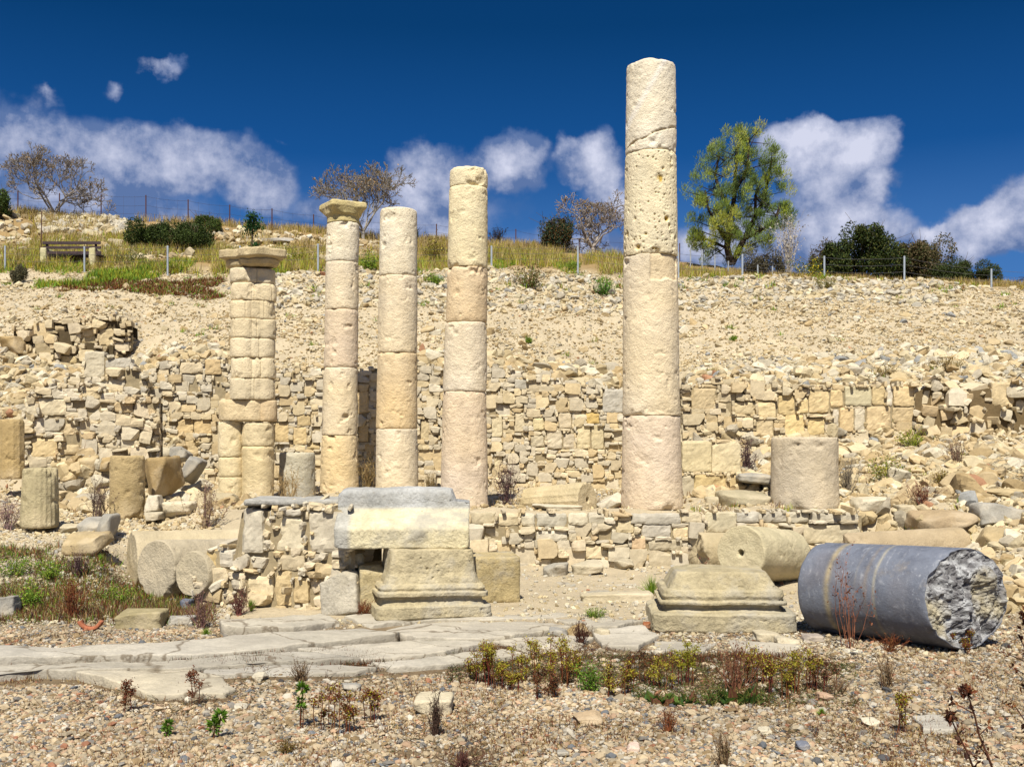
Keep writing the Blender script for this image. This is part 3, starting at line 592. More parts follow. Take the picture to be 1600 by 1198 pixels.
def feat_tall(i, v, cc, X, Z):
    n = fbm(v, 22, 3, 5); och = S(236, 200, 110, .6)
    if i == 0:
        zl = Z(232) + (v[:, 0] - X(985)) / (X(1050) - X(985)) * (Z(203) - Z(232)) + fbm(v, 6, 2, 4) * .04; w = np.exp(-((v[:, 2] - zl) / (.010 + .008 * n)) ** 2) * np.clip(.7 + 1.2 * n, 0, 1) * (v[:, 1] < 0); push(v, w * .03)
        cc = cc * (1 - w[:, None] * .7) + och * w[:, None] * .7
        s = np.clip(1 - np.abs(v[:, 2] - (Z(190) + (v[:, 0] - X(985)) * 1.7)) / .10, 0, 1)[:, None] * .5; cc = cc * (1 - s) + S(250, 246, 240, .8) * s
    if i == 2:
        w = np.clip((v[:, 0] - X(1010)) / .012, 0, 1) * np.clip((v[:, 2] - Z(443) - fbm(v, 5, 2, 3) * .05) / .012, 0, 1) * np.clip((X(1054) - v[:, 0]) / .01, 0, 1); push(v, w * .035)
        cc = cc * (1 - w[:, None] * .35) + S(226, 196, 140, .62) * w[:, None] * .35
    return cc
def feat_hole(i, v, cc, X, Z):
    w = np.exp(-(((v[:, 0] - X(543)) ** 2 + (v[:, 2] - Z(652)) ** 2) / .045 ** 2) ** 2) * (v[:, 1] < 0); push(v, w * .05); return cc * (1 - .3 * w[:, None])
def feat_patch(i, v, cc, X, Z):
    r = np.hypot(v[:, 0] - X(631), (v[:, 2] - Z(465)) * .85) + .03 * fbm(v, 9, 3, 6); w = np.exp(-((r - .075) / .008) ** 2) * (v[:, 1] < 0) * np.clip(.55 + fbm(v, 14, 2, 7) * 1.5, 0, 1); push(v, w * .010); return cc * (1 - .15 * w[:, None])
column('tallest column, four drums with a heavily pitted second drum, standing on the low wall', 13.95,
    [(104, 979, 1055), (243, 977, 1057), (402, 974, 1059), (650, 973, 1062), (798, 970, 1067)], 3, [c1, c4, c2, c3], pits=[.06, .42, .09, .09], tops=.03, waves=[0, .012, .014, .004], base_z=.752, feat=feat_tall)
column('second tallest column, with a thin top drum and a chipped joint low on its shaft', 14.1,
    [(266, 703, 762), (295, 702, 762), (420, 699, 762), (505, 696, 761), (612, 692, 760), (798, 688, 763)], 5, [c4, S(242, 226, 184, .74), S(232, 206, 166, .74), c2, c3], pits=[.02, .05, .03, .05, .06], tops=.02, waves=[0, .008, .008, .008, .016], base_z=.752, chips=1.4)
column('plain four-drum column between the capital column and the second tallest', 15.9,
    [(329, 594, 652), (433, 592, 652), (553, 590, 652), (670, 588, 652), (782, 587, 654)], 7, [c1, c2, S(236, 210, 166, .74), c2], pits=[.02, .05, .03, .04], tops=.012, waves=[0, .012, .02, .008], base_z=.752, feat=feat_patch)
ra, xa, rsa, zsa = column('slim column still carrying a square slab capital', 17.2,
    [(350, 511, 562), (411, 509, 560), (485, 508, 560), (575, 506, 559), (680, 503, 558), (778, 500, 561)], 9, [c1, c2, c3, c2, S(236, 212, 168, .74)], pits=[.02, .06, .02, .03, .06], tops=.004, waves=[0, .02, .006, .006, .02], base_z=.752, feat=feat_hole, chips=1.6)
def plan_rect(n, hx, hy, r, rot=0):
    th = np.linspace(0, 2 * np.pi, n, endpoint=False); c, s = np.cos(th), np.sin(th); p = 13.0
    k = (np.abs(c / hx) ** p + np.abs(s / hy) ** p) ** (-1 / p); P = np.stack((k * c, k * s), 1)
    return P @ np.array(((math.cos(rot), math.sin(rot)), (-math.sin(rot), math.cos(rot))))
def lofted(prof, n=140, rot=0, dz=.012, seed=0, amp=.006, fine=.003, circ=None, cap=.01):
    """prof: [(z,hx,hy)] densified; circ: list of bool-like blend to circle"""
    Z = []; H = []; K = []
    for i in range(len(prof) - 1):
        a, b_ = prof[i], prof[i + 1]; d = max(abs(b_[0] - a[0]), abs(b_[1] - a[1])); m = max(1, int(d / dz))
        for k in range(m): f = k / m; Z.append(a[0] + (b_[0] - a[0]) * f); H.append((a[1] + (b_[1] - a[1]) * f, a[2] + (b_[2] - a[2]) * f)); K.append((circ[i] * (1 - f) + circ[i + 1] * f) if circ else 0)
    Z.append(prof[-1][0]); H.append(prof[-1][1:3]); K.append(circ[-1] if circ else 0); rings = []
    th = np.linspace(0, 2 * np.pi, n, endpoint=False)
    for z, (hx, hy), k in zip(Z, H, K):
        P = plan_rect(n, hx, hy, 0, 0); C_ = np.stack((hx * np.cos(th), hy * np.sin(th)), 1); P = P * (1 - k) + C_ * k
        P = P @ np.array(((math.cos(rot), math.sin(rot)), (-math.sin(rot), math.cos(rot)))); rings.append(np.concatenate((P, np.full((n, 1), z)), 1))
    v, q, t = loft(np.array(rings), cap, seed); v = jit(v, amp, 3.5, seed); v = jit(v, fine, 22, seed + 4, 3)
    return v, q, t
# slab capital, corner turned to the viewer
rr = rsa[0]; b = Batch(); zc = zsa[0] - zsa[-1]
v, q, t = lofted([(0, rr * .98, rr * .98), (.10, rr * .98, rr * .98), (.13, rr * 1.1, rr * 1.1), (.21, rr * 1.15, rr * 1.15), (.235, rr * 1.19, rr * 1.19), (.30, rr * 1.17, rr * 1.17), (.315, rr * 1.1, rr * 1.1)], circ=[1, 1, .9, .1, 0, 0, 0], rot=math.radians(28), seed=91, amp=.02, fine=.006)
v += (xa[0] - xa[-1], 0, zc); b.add(v, q, t, stone_col(v, S(226, 208, 150, .62), 92, .2)); obj('capital', b.mesh('capital', True), COLM, ra)
# heart-shaped double pier
def pier():
    Y = 15.6; zb = .752; x0 = (388 - 800) / F * Y; m = lambda p: p / F * Y
    root = thing('double_pier', 'heart-shaped corner pier of two joined half columns under a broken double capital', 'column', (x0, Y, zb), 'standing limestone columns')
    def rfun(shapes, grooves=()):
        def f(TH):
            out = np.zeros_like(TH)
            for (cx, cy, r) in shapes:     # ray from the origin, farthest hit on a circle
                bb = np.cos(TH) * cx + np.sin(TH) * cy; d = bb * bb - (cx * cx + cy * cy - r * r); out = np.maximum(out, np.where(d > 0, bb + np.sqrt(np.maximum(d, 0)), 0))
            for g in grooves: out = out - .012 * np.exp(-((np.angle(np.exp(1j * (TH - g)))) / .025) ** 2)
            return out
        return f
    up = [(-.12, -.10, .19), (.14, -.02, .17), (0, .02, .25)]; lo = [(-.22, .02, .17), (.14, -.06, .235), (0, .1, .3)]
    def course(ya, yb, sh, dx, seed, col, nm='course', gr=(), pits=.03, wr=.016):
        b = Batch(); za, zz = ZZ(ya, Y), ZZ(yb, Y) if yb < 780 else zb; f = rfun(sh, gr)
        v, q, t = shaft(za - zz - .003, 1, 1, seed, rf=f, wear=wr, pits=pits, e0=wave(seed + 1, .006), e1=wave(seed, .006), nt=300)
        v += (m(dx - 388), 0, zz - zb); b.add(v, q, t, stone_col(v, col, seed, .12)); obj(nm, b.mesh(nm, True), COLM, root)
    ys = [422, 445, 472, 500, 530, 560, 592, 625]; w = S(240, 222, 184, .72)
    for i in range(7):
        g = [[-2.0, -1.15], [-1.35, -.4], [-1.75, -.75], [-2.3, -1.2], [-1.0], [-1.9, -.95], [-1.3, -.2]][i]
        course(ys[i], ys[i + 1], up, 397 + (.8 if i % 2 else -.5), 300 + i, w * (1 + .06 * ((i * 5) % 3 - 1)), gr=g, pits=.04)
    course(625, 658, [(-.12, 0, .23), (.1, 0, .22), (0, .05, .28)], 381, 320, S(234, 212, 170, .72), wr=.02)
    course(625, 658, [(.02, 0, .15)], 414, 321, S(228, 200, 156, .64))
    def half(ya, yb, cx, r, seed, col):
        b = Batch(); za = ZZ(ya, Y); zz = ZZ(yb, Y) if yb < 775 else zb
        v, q, t = shaft(za - zz - .003, r, r, seed, wear=.014, pits=.09, e0=wave(seed + 1, .01), e1=wave(seed, .01)); v += (m(cx - 388), 0, zz - zb)
        b.add(v, q, t, stone_col(v, col, seed, .12)); obj('half_column_drum', b.mesh('half_column_drum', True), COLM, root)
    for (a, b_, sd_) in ((659, 714, 330), (714, 744, 331), (744, 786, 332)): half(a, b_, 361, m(19.5), sd_, S(238, 220, 178, .72))
    for (a, b_, sd_) in ((661, 697, 340), (697, 776, 341), (776, 786, 342)): half(a, b_, 403, m(25), sd_, S(238, 218, 174, .72))
    for dx, dy, r, z0, seed in ((-.16, -.02, .27, 0, 350), (.09, -.06, .335, 0, 351)):
        b = Batch(); h = m(30)
        v, q, t = lofted([(0, r * .62, r * .62), (.03, r * .8, r * .8), (.09, r * .86, r * .86), (.10, r * .78, r * .78), (.13, r * 1.0, r * 1.0), (.225, r * 1.0, r * 1.0), (.24, r * .95, r * .95)], circ=[1, 1, 1, .9, .3, .2, .2], rot=.3 + dx * 3, seed=seed, amp=.03, fine=.008)
        v += (m(396 - 388) + dx, dy, ZZ(421, Y) - zb + (.01 if dx > 0 else 0)); b.add(v, q, t, stone_col(v, S(220, 200, 156, .6), seed, .2)); obj('capital', b.mesh('capital', True), COLM, root)
pier()
# short stubs
def stub(label, Y, yt, yb, xl0, xr0, xl1, xr1, seed, col, base_z=None, mat=COLM, **kw):
    zt = ZZ(yt, Y); zb = ZZ(yb, Y) if base_z is None else base_z; x = ((xl1 + xr1) / 2 - 800) / F * Y; r1 = (xr1 - xl1) / 2 / F * Y; r0 = (xr0 - xl0) / 2 / F * Y
    b = Batch(); v, q, t = shaft(zt - zb, r1, r0, seed, e1=wave(seed, .008), e0=wave(seed + 1, .004), **kw); v[:, 0] += ((xl0 + xr0) - (xl1 + xr1)) / 2 / F * Y * v[:, 2] / (zt - zb)
    v += (x, Y, zb); b.add(v, q, t, stone_col(v, col, seed, .14)); return single(b, 'column_stub', mat, label, 'column stub', (x, Y, zb), 'broken column stubs')
stub('short wide drum standing alone on the low wall at the right, pinkish at its foot', 13.95, 683, 799, 1206, 1308, 1205, 1310, 41, S(232, 216, 188, .6), .752, mat=COLM, pits=.07, wear=.02, rough=1.3)
stub('small grey stub standing between the double pier and the slim capital column', 16.2, 707, 782, 437, 492, 437, 492, 42, S(220, 212, 188, .6), .752, mat=GREY, pits=.05)
stub('smooth yellowish stub left of the fallen pale column shafts, beside tumbled blocks', 14.4, 712, 808, 173, 225, 172, 226, 43, S(216, 190, 138, .58), .6, mat=COLM, pits=.04)
stub('fluted stub with a grey rim near the left edge', 12.9, 731, 824, 37, 89, 32, 91, 44, S(216, 200, 156, .58), mat=COLM, flutes=22, pits=.01, wear=.02)
# fluted upright slab at the far left edge
b = Batch(); Y = 15.8; v, q, t = shaft(ZZ(656, Y) - ZZ(748, Y), .17, .16, 46, flutes=12, e1=wave(46, .03), rf=lambda T: 1 + .08 * np.cos(2 * T)); p = W(19, 748, Y); v += p
b.add(v, q, t, stone_col(v, S(216, 188, 134, .58), 46, .15)); single(b, 'broken_pilaster', COLM, 'yellow fluted pilaster fragment standing upright at the left edge of the ruins', 'pilaster', tuple(p))

# ------------------------------------------------------------------ fallen shafts
def fallen(label, A, B, r0, r1, seed, col, mat=COLM, name='fallen_column', cat='fallen column', group=None, hole=0, e0=None, e1=None, **kw):
    A = np.asarray(A, float); B = np.asarray(B, float); L = np.linalg.norm(B - A); R = mat_to(B - A)
    v, q, t = shaft(L, r0, r1, seed, e0=e0, e1=e1, capf=([.985, .94, .85, .7, .55, .42, .32, .24] + [f * hole / r0 for f in (1.25, 1.05, .95, .8, .4, .1)]) if hole else None, **kw)
    if hole:   # dowel hole sunk in the near end
        rr = np.hypot(v[:, 0], v[:, 1]); m = (rr < hole * 1.1) & (v[:, 2] < L * .3); v[m, 2] += .09 * np.clip((1.02 - rr[m] / hole) * 8, 0, 1)
    b = Batch(); v = v @ R.T + A; b.add(v, q, t, stone_col(v, col, seed, .12)); base = (A + B) / 2; base[2] = min(A[2], B[2]) - max(r0, r1)
    return single(b, name, mat, label, cat, tuple(base), group)
def C2(px, py, Y): return W(px, py, Y)
GF = 'fallen pale column shafts at the left'
fallen('rearmost and leftmost of the three fallen pale shafts, its length running right behind the others', C2(206, 876, 11.6), C2(470, 866, 12.5), .315, .31, 50, S(222, 206, 172, .58), group=GF, cap=.02)
fallen('middle one of the three fallen pale shafts, its grey round end jutting forward', C2(244, 889, 10.75), C2(420, 884, 12.0), .292, .29, 51, S(214, 200, 172, .58), group=GF, cap=.02)
fallen('smallest fallen pale shaft, its end half buried against the rubble pier', C2(300, 896, 10.3), C2(420, 896, 11.2), .22, .22, 52, S(216, 202, 172, .58), group=GF, cap=.02)
fallen('broken fluted shaft lying on the low wall with a square dowel hole in its end', C2(918, 781, 13.75), C2(822, 786, 14.3), .235, .2, 53, S(222, 202, 158, .6), hole=.035, flutes=16, cap=.02, e1=wave(53, .25))
fallen('cream drum lying on its side with a hole in its round face', C2(1157, 863, 11.3), C2(1232, 868, 12.05), .285, .285, 54, S(226, 212, 172, .6), hole=.034, cap=.016, mat=COLM, name='fallen_drum', cat='column drum')
fallen('rounded pale drum lying behind the moulded pedestal, left of the holed drum', C2(1092, 866, 11.9), C2(1150, 868, 12.0), .24, .25, 55, S(214, 196, 158, .58), cap=.05, name='fallen_drum', cat='column drum', e0=wave(55, .1))
fallen('long tan shaft lying behind the blue-grey shaft', C2(1322, 862, 12.2), C2(1500, 856, 12.5), .21, .24, 56, S(212, 190, 154, .56), cap=.03, e0=wave(56, .1))
fallen('short round-ended grey boulder-like shaft at the foot of the double pier', C2(366, 792, 14.9), C2(330, 792, 15.0), .19, .2, 57, S(218, 202, 166, .56), cap=.05, name='fallen_drum', cat='column drum')
def marble():
    A = C2(1287, 917, 9.36); B = C2(1510, 935, 8.40); L = np.linalg.norm(B - A); R = mat_to(B - A); r = .388
    m = bpy.data.materials.new('blue_grey_marble'); m.use_nodes = True; nt = m.node_tree; N = nt.nodes; Lk = nt.links; bs = N['Principled BSDF']; bs.inputs['Roughness'].default_value = .5; bs.inputs['Specular IOR Level'].default_value = .35
    at = N.new('ShaderNodeAttribute'); at.attribute_name = 'Col'; tc = N.new('ShaderNodeTexCoord')
    mp = N.new('ShaderNodeMapping'); Lk.new(tc.outputs['Object'], mp.inputs[0]); mp.inputs['Scale'].default_value = (1, 1, 1)
    def nz(s, d, r_):
        n = N.new('ShaderNodeTexNoise'); n.inputs['Scale'].default_value = s; n.inputs['Detail'].default_value = d; n.inputs['Roughness'].default_value = r_; Lk.new(mp.outputs[0], n.inputs[0]); return n.outputs['Fac']
    def rng(s, a, b_, c, d):
        n = N.new('ShaderNodeMapRange'); Lk.new(s, n.inputs[0])
        for i, x in enumerate((a, b_, c, d)): n.inputs[i + 1].default_value = x
        return n.outputs[0]
    def mix(f, a, c):
        n = N.new('ShaderNodeMix'); n.data_type = 'RGBA'; Lk.new(f, n.inputs[0]); Lk.new(a, n.inputs[6]); n.inputs[7].default_value = (*c, 1); return n.outputs[2]
    c = mix(rng(nz(6, 6, .7), .45, .75, 0, .7), at.outputs['Color'], (.05, .055, .075)); c = mix(rng(nz(28, 6, .75), .58, .72, 0, .55), c, (.42, .43, .46)); c = mix(rng(nz(3.2, 5, .7), .6, .72, 0, .3), c, (.3, .24, .16))
    Lk.new(c, bs.inputs['Base Color']); bp = N.new('ShaderNodeBump'); bp.inputs['Strength'].default_value = .5; bp.inputs['Distance'].default_value = .01; Lk.new(nz(45, 6, .7), bp.inputs['Height']); Lk.new(bp.outputs[0], bs.inputs['Normal'])
    root = thing('fallen_marble_shaft', 'big blue-grey marble shaft lying on the gravel with a rough broken end', 'fallen column', tuple((A + B) / 2 - (0, 0, r)))
    o = np.array(root.location)
    # side direction (image left) in local x,y for the oblique break
    lx = R.T @ np.array((-1, 0, 0)); e1 = lambda x, y: -(.42 * (x * lx[0] + y * lx[1]) / 1.0) + wave(61, .05)(x, y)
    v, q, t = shaft(L, r * .985, r, 60, nt=170, dz=.012, wear=.012, rough=.5, e1=e1, cap=0, chips=.5, capf=list(np.linspace(.985, .02, 34)))
    zz = v[:, 2]; rad = np.hypot(v[:, 0], v[:, 1]); MN = len(v)
    Mr = max(6, int(L / .012)) * 170; side = np.arange(MN) < Mr
    capm = ~side & (zz > L * .4); dd = fbm(v, 4, 3, 62) * .09 + fbm(v, 15, 4, 63) * .05 + fbm(v, 42, 3, 64) * .024
    v[:, 2] += np.where(capm, dd * np.clip((r - rad) * 12 + .25, 0, 1) + .02 * np.clip((r - rad) * 5, 0, 1), 0)
    col = np.tile(S(140, 146, 160, .54), (MN, 1)); ax = v[:, 2] / L
    for (p0, wd, cc, k) in ((.22, .022, S(210, 190, 140, .6), .75), (.50, .012, S(170, 150, 120, .6), .4), (.56, .009, S(210, 200, 170, .6), .65), (.43, .006, S(180, 170, 150, .6), .3)):
        w = k * np.exp(-((ax - p0 + .012 * fbm(v, 4, 2, 5)) / wd) ** 2); col = col * (1 - w[:, None]) + cc * w[:, None]
    sr = v * (14, 14, 40); str_ = np.clip(fbm(sr + 3 * fbm(v, 3, 2, 8)[:, None], 1, 3, 69) * 3 - .9, 0, 1)[:, None] * .5; col = col * (1 - str_) + S(206, 208, 214, .6) * str_
    low = np.clip(fbm(v, 3, 3, 66) * 1.5, 0, 1)[:, None] * .25; col = col * (1 - low) + S(150, 120, 84, .5) * low
    sp = np.clip(fbm(v, 26, 4, 67) * 2.4 + .4, 0, 1)[:, None]; rc = S(196, 197, 198, .62) * sp + S(134, 132, 134, .54) * (1 - sp); yl = np.clip(fbm(v, 5, 3, 68) * 2 - .1, 0, 1)[:, None]; rc = rc * (1 - yl * .7) + S(214, 200, 160, .55) * yl * .7
    col = np.where(capm[:, None], rc, col); P = v @ R.T + A
    fc = capm; b1 = Batch(); b1.add(P, q[~fc[q].all(1)], t[~fc[t].all(1)], col); b2 = Batch(); used = np.zeros(MN, bool)
    qc = q[fc[q].all(1)]; tcx = t[fc[t].all(1)]; used[qc.ravel()] = 1; used[tcx.ravel()] = 1; mp_ = np.cumsum(used) - 1; b2.add(P[used], mp_[qc], mp_[tcx], col[used])
    obj('polished_shaft', b1.mesh('polished_shaft', True, o), m, root); obj('broken_end', b2.mesh('broken_end', False, o), mat_vc('broken_marble', rough=.8, var=.3, vs=18, bump=.6, bs=60, bs2=18), root)
marble()

# ------------------------------------------------------------------ moulded blocks
def put(b, v, q, t, R, loc, col, seed, amt=.16): v = v @ R.T + np.asarray(loc); b.add(v, q, t, stone_col(v, col, seed, amt)); return v
def pedestal(label, prof, depthk, rot, loc, seed, col, mat):
    b = Batch(); v, q, t = lofted([(z, hx, hx * depthk - (0 if 1 else 0)) for z, hx in prof], n=260, seed=seed, amp=.014, fine=.006, dz=.007); f1, bi = worley(v, 26, seed); f3 = np.clip(.42 * bi - f1, 0, 1) * .09 * np.clip(fbm(v, 3, 2, seed) * 2 + .6, 0, 1); v[:, :2] *= (1 - f3 / .5)[:, None]; put(b, v, q, t, rotz(rot), loc, col, seed, .2)
    return single(b, 'pedestal', mat, label, 'column base', tuple(loc))
m9 = 9.4 / F
p = W(1122, 992, 9.6)
pedestal('wide moulded base with pitted upper band, lying left of the blue-grey shaft',
    [(0, .595), (.02, .61), (.15, .605), (.165, .57), (.17, .50), (.20, .475), (.225, .478), (.23, .535), (.255, .54), (.262, .505), (.27, .50), (.30, .515), (.345, .50), (.355, .455), (.37, .45), (.48, .39), (.495, .375)],
    .72, math.radians(-3), (p[0], p[1], .0), 101, S(214, 200, 164, .56), GREY)
p = W(668, 952, 9.93)
pedestal('moulded pedestal under the big lintel block, turned with its shaded left side showing',
    [(0, .49), (.02, .515), (.115, .51), (.125, .455), (.17, .435), (.195, .44), (.20, .485), (.235, .485), (.245, .455), (.27, .465), (.30, .445), (.305, .415), (.33, .41), (.40, .385), (.57, .37), (.60, .365)],
    .8, math.radians(14), (p[0], p[1], .05), 103, S(222, 206, 166, .58), GREY)
def lintel():
    Y = 9.72; m = Y / F; prof = np.array([(-.01, 0), (-.02, .17), (0, .20), (.03, .215), (.05, .225), (.26, .33), (.28, .36), (.285, .48), (.31, .52), (.62, .53), (.64, .50), (.63, 0)])   # (depth, height)
    d = np.concatenate(([0], np.cumsum(np.linalg.norm(np.diff(np.vstack((prof, prof[:1])), axis=0), axis=1)))); s = np.linspace(0, d[-1], 141)[:-1]; pc = np.vstack((prof, prof[:1]))
    ring = np.stack((np.interp(s, d, pc[:, 0]), np.interp(s, d, pc[:, 1])), 1); xs = np.linspace(0, 1.2, 90); rings = np.zeros((90, 140, 3))
    for i, x in enumerate(xs):
        k = 1 - .14 * math.exp(-x / .035) - .05 * math.exp(-(1.2 - x) / .02); c0 = np.array((.3, .22)); rings[i, :, 1:] = c0 + (ring - c0) * k; rings[i, :, 0] = x
        up = ring[:, 1] > .42; rings[i, up, 0] = x * .86
        lf = np.clip(1 - x / .14, 0, 1); sel = ring[:, 1] > .27; rings[i, sel, 1] += 0
    v, q, t = loft(rings, .01, 7); v = jit(v, .022, 2.4, 71); v = jit(v, .006, 16, 72)
    b = Batch(); p = W(522, 858, Y); p[2] -= .0; hi = np.clip((v[:, 2] - .33) / .03, 0, 1)[:, None]; lf = np.clip((.16 - v[:, 0]) / .05, 0, 1)[:, None]; hi = np.maximum(hi, lf * .8); cz = S(240, 228, 190, .68) * (1 - hi) + S(204, 204, 200, .62) * hi; put(b, v, q, t, euler(0, .0, math.radians(2)), p, S(228, 216, 182, .6), 71, .2); b.c[-1] = stone_col(v, cz, 71, .2)
    single(b, 'moulded_lintel', GREY, 'big L-profiled lintel block with a cream ledge and grey raised back, laid on the pedestal', 'stone block', tuple(p))
lintel()
BL = 'loose cut blocks around the site'
def blk(px, py, Y, w, h, d, seed, col, label, rot=0, tilt=(0, 0), on=None, r=.025, amp=.01, cuts=3, cutd=.8, mat=GREY, name='stone_block', cat='stone block'):
    """px,py = centre of the block's foot in the photo, w/h in photo pixels, d in metres"""
    hw, hh = w / F * Y / 2, h / F * Y / 2; v, q = block((hw, d / 2, hh), seed, r, amp, cuts, cutd, res=.022); p = W(px, py, Y)
    if on is not None: p[2] = on
    b = Batch(); R = euler(math.radians(tilt[0]), math.radians(tilt[1]), math.radians(rot)); v = v + (0, 0, hh); v = v @ R.T + p + (0, d / 2, 0); b.add(v, q, None, stone_col(v, col, seed, .18))
    return single(b, name, mat, label, cat, tuple(p), BL)
blk(762, 934, 10.35, 92, 74, .5, 201, S(214, 194, 146, .58), 'yellowish squared block standing right against the pedestal under the lintel', rot=8, on=.07, cutd=.93, cuts=2)
blk(577, 940, 9.85, 44, 76, .4, 202, S(222, 204, 158, .58), 'cream block wedged left of the pedestal, shaded by the lintel', rot=12, on=.05)
blk(533, 944, 9.75, 60, 68, .2, 203, S(224, 214, 192, .52), 'whitish leaning slab with a pointed top below the left end of the lintel', rot=-10, tilt=(-12, -8), on=.04, cuts=6, cutd=.62)
blk(545, 885, 9.95, 36, 20, .3, 204, S(214, 204, 176, .58), 'small rough block wedged just under the left end of the lintel', rot=15)
blk(455, 790, 10.1, 150, 10, .6, 205, S(206, 202, 190, .56), 'thin grey slab roofing the rubble pier', rot=0, cuts=1, cutd=.95)
# ------------------------------------------------------------------ pavement of worn slabs
def pavement():
    polys = [
     (.13, [(-80, 1010), (120, 1007), (270, 1003), (400, 990), (560, 980), (620, 988), (500, 1003), (420, 1011), (290, 1018), (120, 1023), (-80, 1028)]),
     (.10, [(-80, 1040), (130, 1034), (300, 1026), (440, 1016), (500, 1018), (565, 1028), (480, 1032), (340, 1034), (300, 1041), (120, 1047), (60, 1046), (-80, 1056)]),
     (.07, [(120, 1050), (300, 1043), (350, 1056), (372, 1071), (355, 1080), (240, 1082), (190, 1068)]),
     (.16, [(345, 966), (430, 962), (500, 957), (530, 966), (460, 976), (350, 976)]),
     (.07, [(325, 1042), (480, 1036), (590, 1041), (560, 1048), (440, 1052), (320, 1052)]),
     (.09, [(470, 1013), (640, 1001), (770, 1000), (700, 1018), (570, 1029)]),
     (.11, [(540, 962), (640, 957), (760, 949), (900, 944), (985, 948), (960, 958), (800, 965), (700, 966), (580, 974)]),
     (.12, [(745, 937), (815, 930), (960, 920), (1030, 926), (990, 940), (890, 942), (780, 947)]),
     (.10, [(600, 982), (700, 971), (840, 970), (900, 977), (760, 995), (650, 997)]),
     (.08, [(580, 1033), (720, 1022), (800, 1012), (830, 1020), (700, 1035), (610, 1041)]),
     (.09, [(860, 966), (960, 961), (1005, 968), (960, 978), (910, 976)]),
     (.13, [(790, 910), (950, 907), (1030, 914), (960, 917), (820, 926)]),
     (.06, [(930, 985), (1008, 976), (1022, 992), (1000, 1010), (940, 1006)]),
     (.10, [(910, 925), (985, 921), (1015, 936), (990, 950), (930, 946)]),
     (.05, [(770, 1000), (850, 992), (925, 994), (900, 1012), (820, 1015)]),
     (.03, [(1425, 1118), (1470, 1112), (1502, 1132), (1490, 1142), (1440, 1140)]),
     (.02, [(1020, 1000), (1120, 1003), (1100, 1018), (1030, 1018)]), (.02, [(1140, 1000), (1250, 1008), (1230, 1024), (1150, 1020)])]
    b = Batch()
    for k, (z, pl) in enumerate(polys):
        z = z * .6; P = []
        for px, py in pl:
            Y = (EYE - z) * F / (py - HOR); P.append(((px - 800) / F * Y, Y))
        P = np.array(P); c = P.mean(0); P = c + (P - c) * 1.01; L = np.concatenate(([0], np.cumsum(np.linalg.norm(np.diff(np.vstack((P, P[:1])), axis=0), axis=1)))); s = np.linspace(0, L[-1], 260)[:-1]; pc = np.vstack((P, P[:1]))
        R = np.stack((np.interp(s, L, pc[:, 0]), np.interp(s, L, pc[:, 1])), 1); R3 = np.concatenate((R, np.zeros((len(R), 1))), 1)
        R = R + .06 * np.stack((fbm(R3, 3, 5, 200 + k), fbm(R3, 3, 5, 230 + k)), 1); rings = []
        for f, zz in ((1.0, -.12), (1.0, z - .03), (.999, z - .01), (.996, z - .003), (.99, z)):
            n = R - c; l = np.linalg.norm(n, axis=1, keepdims=True); Q = c + n * np.maximum(1 - (1 - f) * 1.2 / np.maximum(l, .3), .9); rings.append(np.concatenate((Q, np.full((len(R), 1), zz)), 1))
        v, q, t = loft(np.array(rings), 0, k, list(np.linspace(.96, .04, 14))); m = v[:, 2] > z - .03
        v[:, 2] += np.where(m, fbm(v, 1.6, 4, 250) * .035 + fbm(v, 7, 4, 251) * .012 - .03 * np.clip(fbm(v, 2.4, 4, 252) - .12, 0, 1), 0)
        b.add(v, q, t, stone_col(v, (S(220, 211, 192, .54), S(210, 201, 182, .52), S(224, 213, 190, .54))[k % 3], k + 400, .16, .1, 1.2))
    o = obj('pavement', b.mesh('pavement', True), PAVE); tag(o, 'worn cracked grey paving slabs crossing in front of the ruins', kind='structure')
    return polys
PV = pavement()
def in_poly(px, py, pl):
    ins = np.zeros(len(px), bool); j = len(pl) - 1
    for i in range(len(pl)):
        xi, yi = pl[i]; xj, yj = pl[j]; c = ((yi > py) != (yj > py)) & (px < (xj - xi) * (py - yi) / (yj - yi + 1e-9) + xi); ins ^= c; j = i
    return ins

